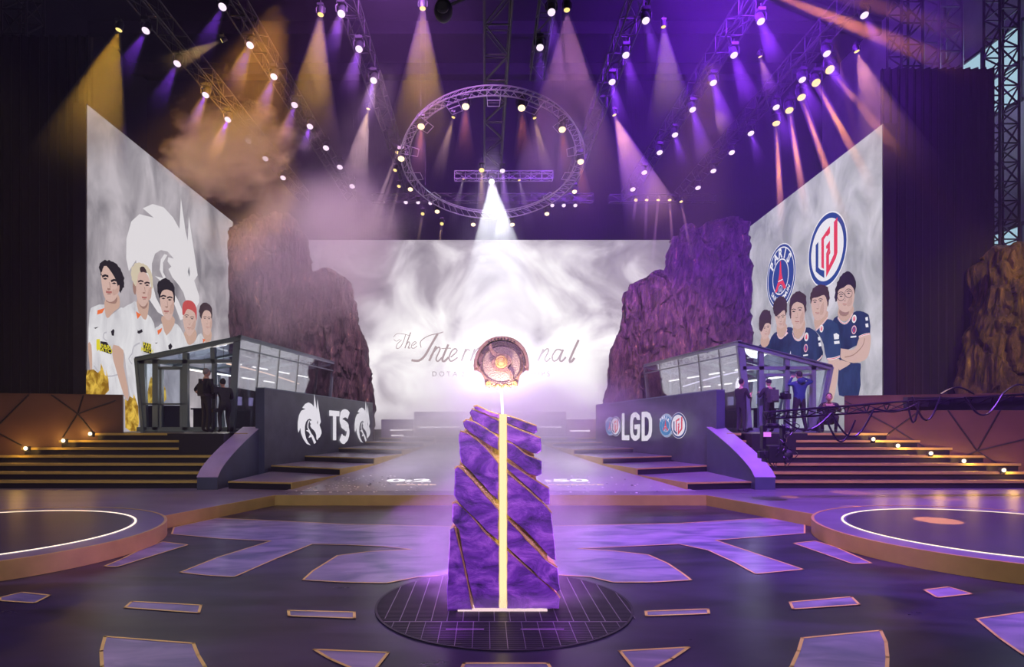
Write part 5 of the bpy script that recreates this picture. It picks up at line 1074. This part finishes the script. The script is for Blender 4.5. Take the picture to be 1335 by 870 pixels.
box_truss((-4.6, 25.0, 10.95), (4.4, 25.0, 10.95), .3, 'lamp_bar', 'grey truss bar behind the ring with small purple lamps', TRUSSD, 'truss', .018, .5)
# ring truss
RC, RR_, TH = Vector((.25, 19.75, 10.2)), 2.92, math.radians(17.5)
Mr = Matrix.Translation(RC) @ Matrix.Rotation(-TH, 4, 'X')
ring = MB(); n = 72
rp3 = lambda a, r, z: Mr @ Vector((r*math.cos(a), r*math.sin(a), z))
for r_, z in ((RR_, .0), (RR_-.26, .06), (RR_-.1, .26)): ring.tube([rp3(2*PI*i/n, r_, z) for i in range(n+1)], .022, CHROME, 6, cap=False)
rt = tag(ring.build('ring_truss'), 'large circular truss ring hanging tilted over the centre stage', 'truss'); b = MB()
for i in range(n):
    a0, a1 = 2*PI*i/n, 2*PI*(i+1)/n
    b.bar(rp3(a0, RR_, 0), rp3(a1, RR_-.26, .06), .009, CHROME); b.bar(rp3(a0, RR_, 0), rp3(a1, RR_-.1, .26), .009, CHROME); b.bar(rp3(a0, RR_-.26, .06), rp3(a1, RR_-.1, .26), .009, CHROME)
b.build('bracing', rt)
m = MB()
for i in range(14):
    a = 2*PI*(i+.5)/14
    if math.sin(a) > .8: continue
    for dr in (.30, .52): m.tube([rp3(a-.07, RR_-dr, -.06), rp3(a+.07, RR_-dr, -.06)], .014, CHROME, 5)
    m.bar(rp3(a-.07, RR_, 0), rp3(a-.07, RR_-.52, -.06), .012, CHROME); m.bar(rp3(a+.07, RR_, 0), rp3(a+.07, RR_-.52, -.06), .012, CHROME)
m.build('lamp_bracket', rt)
m = MB()
for a in (.6, 2.5, 3.9, 5.5): p = rp3(a, RR_, .26); m.tube([p, Vector((p.x, p.y, 23.9))], .006, DARK, 4)
m.build('hanging_wire', rt)
# --- lamps
HEADB = BLACK
LENSP, LENSW, LENSO, LENSY = emat('lens_lilac', (1, .80, 1), 1.15), emat('lens_white', (1, 1, 1), 1.8), emat('lens_warm', (1, .78, .48), 1.8), emat('lens_gold', (1, .74, .25), 1.3)
hm = MB(); hm.lathe([(.09, .34), (.13, .30), (.14, .12), (.13, .02), (.125, 0)], HEADB, 18); hmo = hm.build('head'); head_mesh = hmo.data; bpy.data.objects.remove(hmo)
ym = MB(); ym.tube([(-.17, 0, -.04), (-.18, 0, .16), (-.12, 0, .24), (.12, 0, .24), (.18, 0, .16), (.17, 0, -.04)], .02, HEADB, 5); ym.box((-.12, -.1, .22), (.12, .1, .32), HEADB); ym.tube([(0, 0, .3), (0, 0, .48)], .02, HEADB, 6); yo = ym.build('yoke'); yoke_mesh = yo.data; bpy.data.objects.remove(yo)
lens_meshes = {}
def lensmesh(mat):
    if mat.name not in lens_meshes:
        m = MB(); m.lathe([(.122, .0), (.118, -.012), (.07, -.022), (.004, -.026)], mat, 20); o = m.build('lens'); lens_meshes[mat.name] = o.data; bpy.data.objects.remove(o)
    return lens_meshes[mat.name]
beam_meshes = {}
def beammesh(r0, r1, L_, dens, name):
    key = (r0, r1, L_, dens)
    if key not in beam_meshes:
        m = MB(); m.lathe([(r0, 0), (r1, -L_)], fademat('lit_haze', dens, L_), 20); o = m.build('beam'); beam_meshes[key] = o.data; bpy.data.objects.remove(o)
    return beam_meshes[key]
def child(name, me, parent, M):
    o = bpy.data.objects.new(name, me); C.objects.link(o); o.parent = parent; o.matrix_local = M; return o
def lamp(p, d, lens, label, group=None, s=1.0, beam=None, col=(.5, .18, 1), power=0, yoke=True, name='stage_lamp'):
    """moving-head stage lamp; d = where it points.  beam=(length, half angle deg, haze density)"""
    t = thing(name, label, 'stage lamp', p, group); d = Vector(d).normalized(); Q = (-d).to_track_quat('Z', 'Y').to_matrix().to_4x4(); S = Matrix.Scale(s, 4)
    h = child('head', head_mesh, t, Q @ S)
    child('lens', lensmesh(lens), h, Matrix.Identity(4))
    if yoke: child('yoke', yoke_mesh, t, Matrix.Translation((0, 0, .1*s)) @ S)
    if beam:
        L_, ang, dens = beam; r0 = .10*s; r1 = r0+L_*math.tan(math.radians(ang))
        child('beam', beammesh(r0, r1, L_, dens, ''), t, Matrix.Translation(d*.04*s) @ Q)
        # the source sits where the cone's sides meet, just behind the lens glass
        l = bpy.data.lights.new('source', 'SPOT'); l.energy = power; l.color = col; l.spot_size = 2*math.atan(r1/L_)+math.radians(1); l.spot_blend = .35; l.shadow_soft_size = .03
        o = bpy.data.objects.new('source', l); C.objects.link(o); o.parent = t; o.matrix_local = Matrix.Translation(d*.035*s) @ (Vector(d).to_track_quat('-Z', 'Y').to_matrix().to_4x4())
    return t
ordn = ['first', 'second', 'third', 'fourth', 'fifth', 'sixth', 'seventh', 'eighth', 'ninth']
ROWS = {'far left': [(190,40),(231,83),(268,124),(297,156),(324,184),(346,207),(369,232)],
 'left middle': [(290,9),(326,59),(357,100),(384,137),(404,165),(425,193),(443,218),(459,243)],
 'left inner': [(445,18),(468,64),(487,105)],
 'centre right': [(719,16),(704,62)],
 'right inner': [(842,27),(816,72),(798,107)],
 'right middle': [(992,28),(957,72),(930,108),(903,143),(880,176),(860,199),(840,225),(825,247)],
 'far right': [(1127,20),(1078,70),(1046,104),(1012,140),(979,174),(954,199),(930,223),(910,245)]}
box_truss((1.6, 9.5, 12.65), (1.6, 19, 12.65), .4, 'roof_truss', 'short dark roof truss just right of the centre truss', TRUSSD, 'truss', .02, .8)
VIO = (.28, .05, 1.0)
for nm_, pts in ROWS.items():
    for i, (x, y) in enumerate(pts):
        Y = 8000/(545-y); p = at(x, y, Y); sgn = 1 if x > 640 else -1
        near = i < 5 and not (nm_ == 'far left' and i > 3)
        bm_ = (2.2 if i < 4 else 1.5, 6.0, .22) if near else None
        lamp(p, (sgn*.05 if abs(p.x) > 3 else 0, -.42 if sgn > 0 else -.50, -.90), LENSP, f'lilac stage lamp on the {nm_} truss, {ordn[i]} from the front', f'lilac lamps on the {nm_} truss', .78+.025*i, bm_, VIO, (900 if sgn > 0 else 700) if i < 3 else 500)
# warm wash lamps
W_ = [(155,39,15.5,(-.16,-.15,-1),LENSY,1.0,(4.2,15,.35),(1,.52,.04),1500,'gold lamp with a wide cone, top left above the left screen'),
 (418,19,15.2,(-.05,-.12,-1),LENSY,1.0,(3.8,12,.35),(1,.5,.04),1700,'gold lamp with a wide cone, upper left of centre'),
 (551,11,15.0,(.0,-.1,-1),LENSY,1.0,(4.2,13,.35),(1,.52,.04),1800,'gold lamp with a wide cone, left of the centre truss'),
 (289,53,16.3,(-.8,-.1,-.45),LENSY,.7,(1.8,8,.4),(1,.6,.2),600,'small gold lamp pointing left over the left screen'),
 (739,13,15.1,(.0,-.1,-1),LENSY,1.0,(6.0,17,.16),(.85,.32,.75),3800,'gold lamp with a wide pink cone right of the centre truss'),
 (865,35,15.8,(.06,-.05,-1),LENSY,.8,(2.8,13,.35),(1,.55,.35),800,'small gold lamp with orange cone, right of centre'),
 (801,150,20.0,(.32,-.1,-1),LENSY,.9,(4.2,13,.3),(1,.42,.3),1500,'gold lamp with a dim orange cone right of the ring'),
 (1117,67,16.9,(.25,-.1,-1),LENSY,.9,(4.2,14,.18),(1,.38,.35),1200,'gold lamp with faint pink cone at upper right'),
 (480,142,19.6,(-.2,0,-1),LENSY,.8,(2.6,10,.25),(1,.6,.25),400,'gold lamp left of the ring'),
 (991,74,17.2,(.3,0,-1),LENSY,.7,(1.2,10,.3),(1,.4,.3),250,'tiny gold lamp under the right middle truss')]
for x, y, Y, d, ln, s, bm_, col, pw, lab in W_: lamp(at(x, y, Y), d, ln, lab, None, s*.62, bm_, col, pw)
# ring lamps: warm discs
for i, (x, y, Y, bmx) in enumerate([(607,139,17.4,1),(680,141,17.4,1),(549,165,18.1,1),(733,169,18.1,1),(523,207,19.4,0),(757,211,19.4,1),(535,247,21.4,0),(749,250,21.4,0),(570,276,22.2,0),(713,279,22.2,0),(617,293,22.6,0),(668,293,22.6,0)]):
    lb = ['front left of the centre truss', 'front right of the centre truss', 'upper left of the ring', 'upper right of the ring', 'far left of the ring', 'far right of the ring', 'lower left of the ring', 'lower right of the ring', 'left of the ring foot', 'right of the ring foot', 'left of the ring bottom', 'right of the ring bottom'][i]
    lamp(at(x, y, Y), (0, -.45, -.9), LENSO, f'warm lamp hanging on the truss ring, {lb}', 'warm lamps on the truss ring', .85 if i < 6 else .7, (2.4, 6, .3) if bmx else None, (1, .22, .12), 350)
for i, (x, y, sgx) in enumerate([(591,153,-.25),(697,154,.22)]): lamp(at(x, y, 18.3), (sgx, -.1, -1), LENSY, f'small gold lamp inside the ring, {"left" if i == 0 else "right"} of the centre truss', None, .45, (2.2, 6, .35), (1, .6, .2), 400)
# centre bar
lamp(at(641, 237, 24.0), Vector((.2, 6.6, 2.75))-at(641, 237, 24.0), LENSW, 'bright white centre lamp aimed down at the trophy', None, .9, (26, 1.5, .10), (.92, .97, 1), 260000)
lamp(at(628, 222, 24.2), (-.0, -.55, -1), LENSY, 'gold lamp on the centre bar left of the white lamp', None, .85, (4.6, 3.2, .35), (1, .62, .12), 900)
lamp(at(655, 223, 24.2), (.05, -.55, -1), LENSP, 'purple lamp on the centre bar right of the white lamp', None, .85, (4.6, 3.2, .35), (.6, .25, 1), 900)
for i, (x, y, sgx) in enumerate([(604,233,-.2),(677,235,.2)]): lamp(at(x, y, 24.3), (sgx, -.3, -1), LENSY, f'dim small lamp at the {"left" if i == 0 else "right"} part of the centre bar', None, .45, (2.6, 5, .3), (.7, .55, .6), 250)
for i, (x, y) in enumerate([(529,264),(545,264),(561,265),(720,268),(735,268),(750,268)]): lamp(at(x, y, 25.0), (0, -.6, -.8), LENSP, f'small lilac lamp on the bar behind the ring, {ordn[i]} from the left', 'small lilac lamps behind the ring', .65, None)
# thin gold beams
def beam_lamp(x, y, Y, end, label, group, s=.75, dens=.9, pw=700, L=None, col=(1, .52, .12), lens=LENSY, ang=.35, back=None):
    p = at(x, y, Y); e = Vector(end); d = (e-p)*1.25; lamp(p, d, lens, label, group, s, (L or d.length, ang, dens), col, pw)
for i, (x, y, Y, ex, ey, eY) in enumerate([(1082,91,17.6,1160,184,15.0),(1064,108,18.3,1129,228,15.9),(1045,127,19.0,1100,285,16.9),(1029,144,19.9,1048,262,18.3),(1012,161,20.8,1018,280,19.8)]):
    beam_lamp(x, y, Y, at(ex, ey, eY), f'lamp throwing a narrow gold beam at upper right, {ordn[i]} from the right', 'narrow gold beam lamps at upper right', 1.0, .5, 34000, None, (1, .33, .03))
for i, (x, y, ex, ey) in enumerate([(829,261,826,285),(843,261,841,316),(858,261,850,352),(873,261,877,325),(888,263,904,345)]):
    beam_lamp(x, y, 26.4, at(ex, ey, 25.4), f'thin orange beam lamp on the far right bar, {ordn[i]} from the left', 'thin orange beam lamps on the far right bar', .6, .6, (500, 700, 2200, 2600, 2400)[i], None, (1, .42, .16))
for i, (x, y, ex, ey, Y) in enumerate([(518,199,480,300,21.5),(515,222,484,310,23),(520,243,503,312,24.5),(551,279,545,315,25),(576,292,573,318,25.3)]):
    beam_lamp(x, y, Y, at(ex, ey, Y-1.2), f'thin amber beam lamp in haze left of the ring, {ordn[i]} from the left', 'thin amber beam lamps left of the ring', .6, .5, 900, None, (1, .6, .3))
for i, (x, y, ex, ey) in enumerate([(985,-42,1262,44),(975,-20,1222,76)]):  # unseen lamps added off frame, their beams stand for orange smoke trails
    beam_lamp(x, y, 13.2, at(ex, ey, 14.4), f'added unseen lamp for an orange smoke trail across the top right, {"upper" if i == 0 else "lower"} one', 'added lamps for the orange smoke trails', 1.3, .45, 30000, None, (1, .28, .10), LENSO, .9)
# black round camera at the top
cd = thing('camera_dome', 'black round remote camera on an arm at the top edge beside the centre truss', 'camera', tuple(at(578, 14, 11)))
c = at(578, 14, 11); m = MB(); m.sphere(c, (.17, .17, .20), BLACK, 18, 12); m.build('dome', cd, smooth=True)
m = MB(); m.lathe([(.10, 0), (.11, .05), (.08, .07)], DARK, 18, Matrix.Translation(c+Vector((0, -.14, -.05))) @ Matrix.Rotation(PI/2, 4, 'X')); m.build('lens', cd)
m = MB(); m.tube([c+Vector((.12, 0, .1)), c+Vector((1.0, .1, .55)), Vector((.0, 11.2, 12.0-.1))], .03, DARK, 6); m.build('arm', cd)
# ---------------------------------------------------------------- haze, smoke
def smoke(name, c, r, mat, label):
    m = MB(); m.sphere((0, 0, 0), 1, mat, 32, 20); o = m.build(name, smooth=True); o.location = c; o.scale = r; return tag(o, label, 'smoke', kind='stuff')
hz = MB(); hz.box((-21.9, 9, .3), (21.9, 39.9, 16.4), volmat('hall_haze', .0035, (.85, .75, 1))); tag(hz.build('haze'), 'thin haze filling the hall above the stage', 'haze', kind='stuff')  # purple cast of the lit haze is put into its scatter colour
smoke('smoke', (-8.9, 21.2, 11.4), (3.6, 1.4, 2.5), smokemat('smoke_orange', 1.6, 1.9, .42, .56, (1, .93, .85)), 'puffy orange smoke cloud in front of the left roof lamps')
smoke('smoke', (-6.6, 24.0, 9.0), (6.6, 1.6, 5.8), smokemat('smoke_pink', .40, 1.4, .36, .68), 'wide pinkish smoke drifting over the left rock and screen corner')
smoke('mist', (.2, 6.55, .12), (1.25, 1.05, .16), smokemat('mist_grate', .6, 2.0, .30, .66), 'thin purple mist lying on the round grate')
smoke('mist', (.2, 7.3, .7), (1.9, 1.1, 1.4), smokemat('mist_purple', 1.0, 1.5, .36, .72), 'low purple mist around the foot of the monolith')
smoke('mist', (.3, 18.5, 1.8), (5.6, 5.5, 2.4), smokemat('mist_white', .42, 1.4, .28, .66), 'pale mist over the centre ramp behind the monolith')
# ---------------------------------------------------------------- light
# purple and warm washes from the roof rig
spot((5.5, 9, 12.3), (.15, .25, -1), 17000, (.40, .12, 1), 42, .8, .3, name='wash_purple_right')
spot((-1.0, 7.0, 12.3), (-.0, .05, -1), 2600, (.5, .22, 1), 34, .8, .3, name='wash_purple_centre')
spot((-6.5, 9, 12.3), (-.1, .2, -1), 1500, (.62, .5, .95), 40, .8, .3, name='wash_pale_left')
spot((6, 13, 12.3), (.12, .85, .12), 48000, (.26, .03, 1), 50, .8, .4, name='wash_back_right')
spot((-2, 13, 12.3), (-.15, .9, .02), 9000, (.55, .2, .8), 50, .8, .4, name='wash_back_left')
spot((-4.5, 13.5, 11.0), (-4.2, 7.7, .4), 46000, (1, .46, .05), 15, .7, .2, name='wash_orange_smoke')
spot((-2.5, 17, 12.0), (-.42, .75, -.42), 11000, (.95, .60, .68), 25, .8, .3, name='wash_pink_smoke')
spot((5.5, 15, 12.0), (.1, .85, -.42), 2500, (.55, .18, 1), 16, .8, .2, name='rock_purple_right')
spot((6.0, 16, 11.5), (.12, .8, -.55), 11000, (1, .50, .22), 22, .8, .2, name='rock_gold_right')
spot((14.0, 12.5, 8.5), (.35, .9, -.55), 1500, (1, .66, .2), 30, .8, .2, name='rock_gold_far_right')
spot((-1.5, 12, 9), (.55, .6, -.45), 1700, (.5, .18, 1), 24, .8, .2, name='panel_purple_right')
spot((3.0, 12, 9), (-.45, .6, -.45), 900, (.6, .45, 1), 26, .8, .2, name='panel_purple_left')
# gold light on stairs
spot((-10, 9, 11), (-.1, .75, -1), 1100, (1, .80, .4), 30, .8, .3, name='stairs_gold_left')
spot((11, 9, 11), (.1, .75, -1), 1300, (1, .68, .38), 30, .8, .3, name='stairs_gold_right')
# front of monolith
spot((-1.6, 2.2, 4.5), (1.75, 4.1, -3.3), 700, (.62, .3, 1), 20, .6, .15, name='monolith_front')
spot((2.0, 3.6, .35), (-1.7, 2.8, .8), 160, (.6, .2, 1), 40, .6, .1, name='monolith_low')
spot((-1.55, 7.5, .45), (1.6, -.25, .35), 900, (.58, .15, 1), 50, .6, .1, name='mist_left')
spot((1.95, 7.5, .45), (-1.6, -.25, .35), 900, (.58, .15, 1), 50, .6, .1, name='mist_right')
spot((0, 3.2, 4.6), (.15, 3.3, -1.9), 300, (1, .82, .78), 16, .6, .1, name='trophy_front')
spot((.2, 22, 11.8), (0, -.25, -1), 19000, (.93, .78, 1), 22, .8, .3, name='wash_ramp')
l = bpy.data.lights.new('post_glow', 'POINT'); l.energy = 26; l.color = (1, .8, .55); l.shadow_soft_size = .04  # added warm point light below the trophy, no lamp seen there
o = bpy.data.objects.new('post_glow', l); C.objects.link(o); o.location = (.19, 6.36, 2.2)
l = bpy.data.lights.new('post_back', 'POINT'); l.energy = 120; l.color = (1, .95, .95); l.shadow_soft_size = .1  # added white point light that makes the glow behind the trophy
o = bpy.data.objects.new('post_back', l); C.objects.link(o); o.location = (.2, 6.95, 2.45)
smoke('mist', (.2, 7.2, 2.45), (1.15, .75, .8), smokemat('mist_glow', .55, 1.2, .25, .75), 'bright white mist around the trophy above the monolith')
area((21.5, 24, 14), (-1, 0, -.1), 260, (.6, .8, 1), 4, 6, name='daylight_from_window')
spot((20.5, 21, 14), (.3, .35, .1), 700, (.75, .85, 1), 60, .8, .5, name='daylight_on_wall')
# weak warm fill added from behind the camera, no lamp known there
spot((-5, -1.5, 9), (.3, 1, -.58), 1200, (1, .90, .76), 40, .8, .4, name='fill_front_left')
spot((5, -1.5, 9), (-.15, 1, -.62), 1100, (1, .74, .78), 40, .8, .4, name='fill_front_right')
for xx in (-.32, .75):
    spot((xx, 6.15, .75), (0, -.30, -.75), 60, (.5, .08, 1), 22, .9, .05, name='grate_fill')  # added spots above the grate, imitating purple light from below
# orange gobo patches on the right of the stage
for i, (x, y, w) in enumerate(((1223, 679, 1.5), (1107, 659, .9), (1030, 647, .9))):
    p = atz(x, y, .25); s_ = Vector((9.4, 16.5, 12.2)); spot(s_, p-s_, 70000 if i == 0 else 14000, (1, .35, .1), w, .15, .02, name='gobo_orange')
# ---------------------------------------------------------------- camera, world, view
w = bpy.data.worlds.new('hall_dark'); sc.world = w; w.use_nodes = True; w.node_tree.nodes['Background'].inputs[0].default_value = (.05, .03, .08, 1); w.node_tree.nodes['Background'].inputs[1].default_value = .3
cam = bpy.data.cameras.new('camera'); co = bpy.data.objects.new('camera', cam); C.objects.link(co); co.location = (0, 0, H); co.rotation_euler = (PI/2, 0, 0)
cam.sensor_width = 36; cam.lens = F/1335*36; cam.shift_x = (667.5-CX)/1335; cam.shift_y = (HY-435)/1335; cam.clip_end = 200; sc.camera = co
sc.view_settings.view_transform = 'Standard'; sc.view_settings.look = 'None'; sc.view_settings.gamma = 1; sc.view_settings.exposure = 0
try: sc.view_settings.use_curve_mapping = False
except Exception: pass
cy = sc.cycles; cy.use_denoising = True; cy.denoiser = 'OPENIMAGEDENOISE'; cy.max_bounces = 5; cy.diffuse_bounces = 2; cy.glossy_bounces = 3; cy.transmission_bounces = 4; cy.volume_bounces = 0; cy.transparent_max_bounces = 24
cy.volume_step_rate = 2.0; cy.volume_max_steps = 128; cy.sample_clamp_indirect = 4; cy.sample_clamp_direct = 12; cy.use_light_tree = True; cy.caustics_reflective = False; cy.caustics_refractive = False
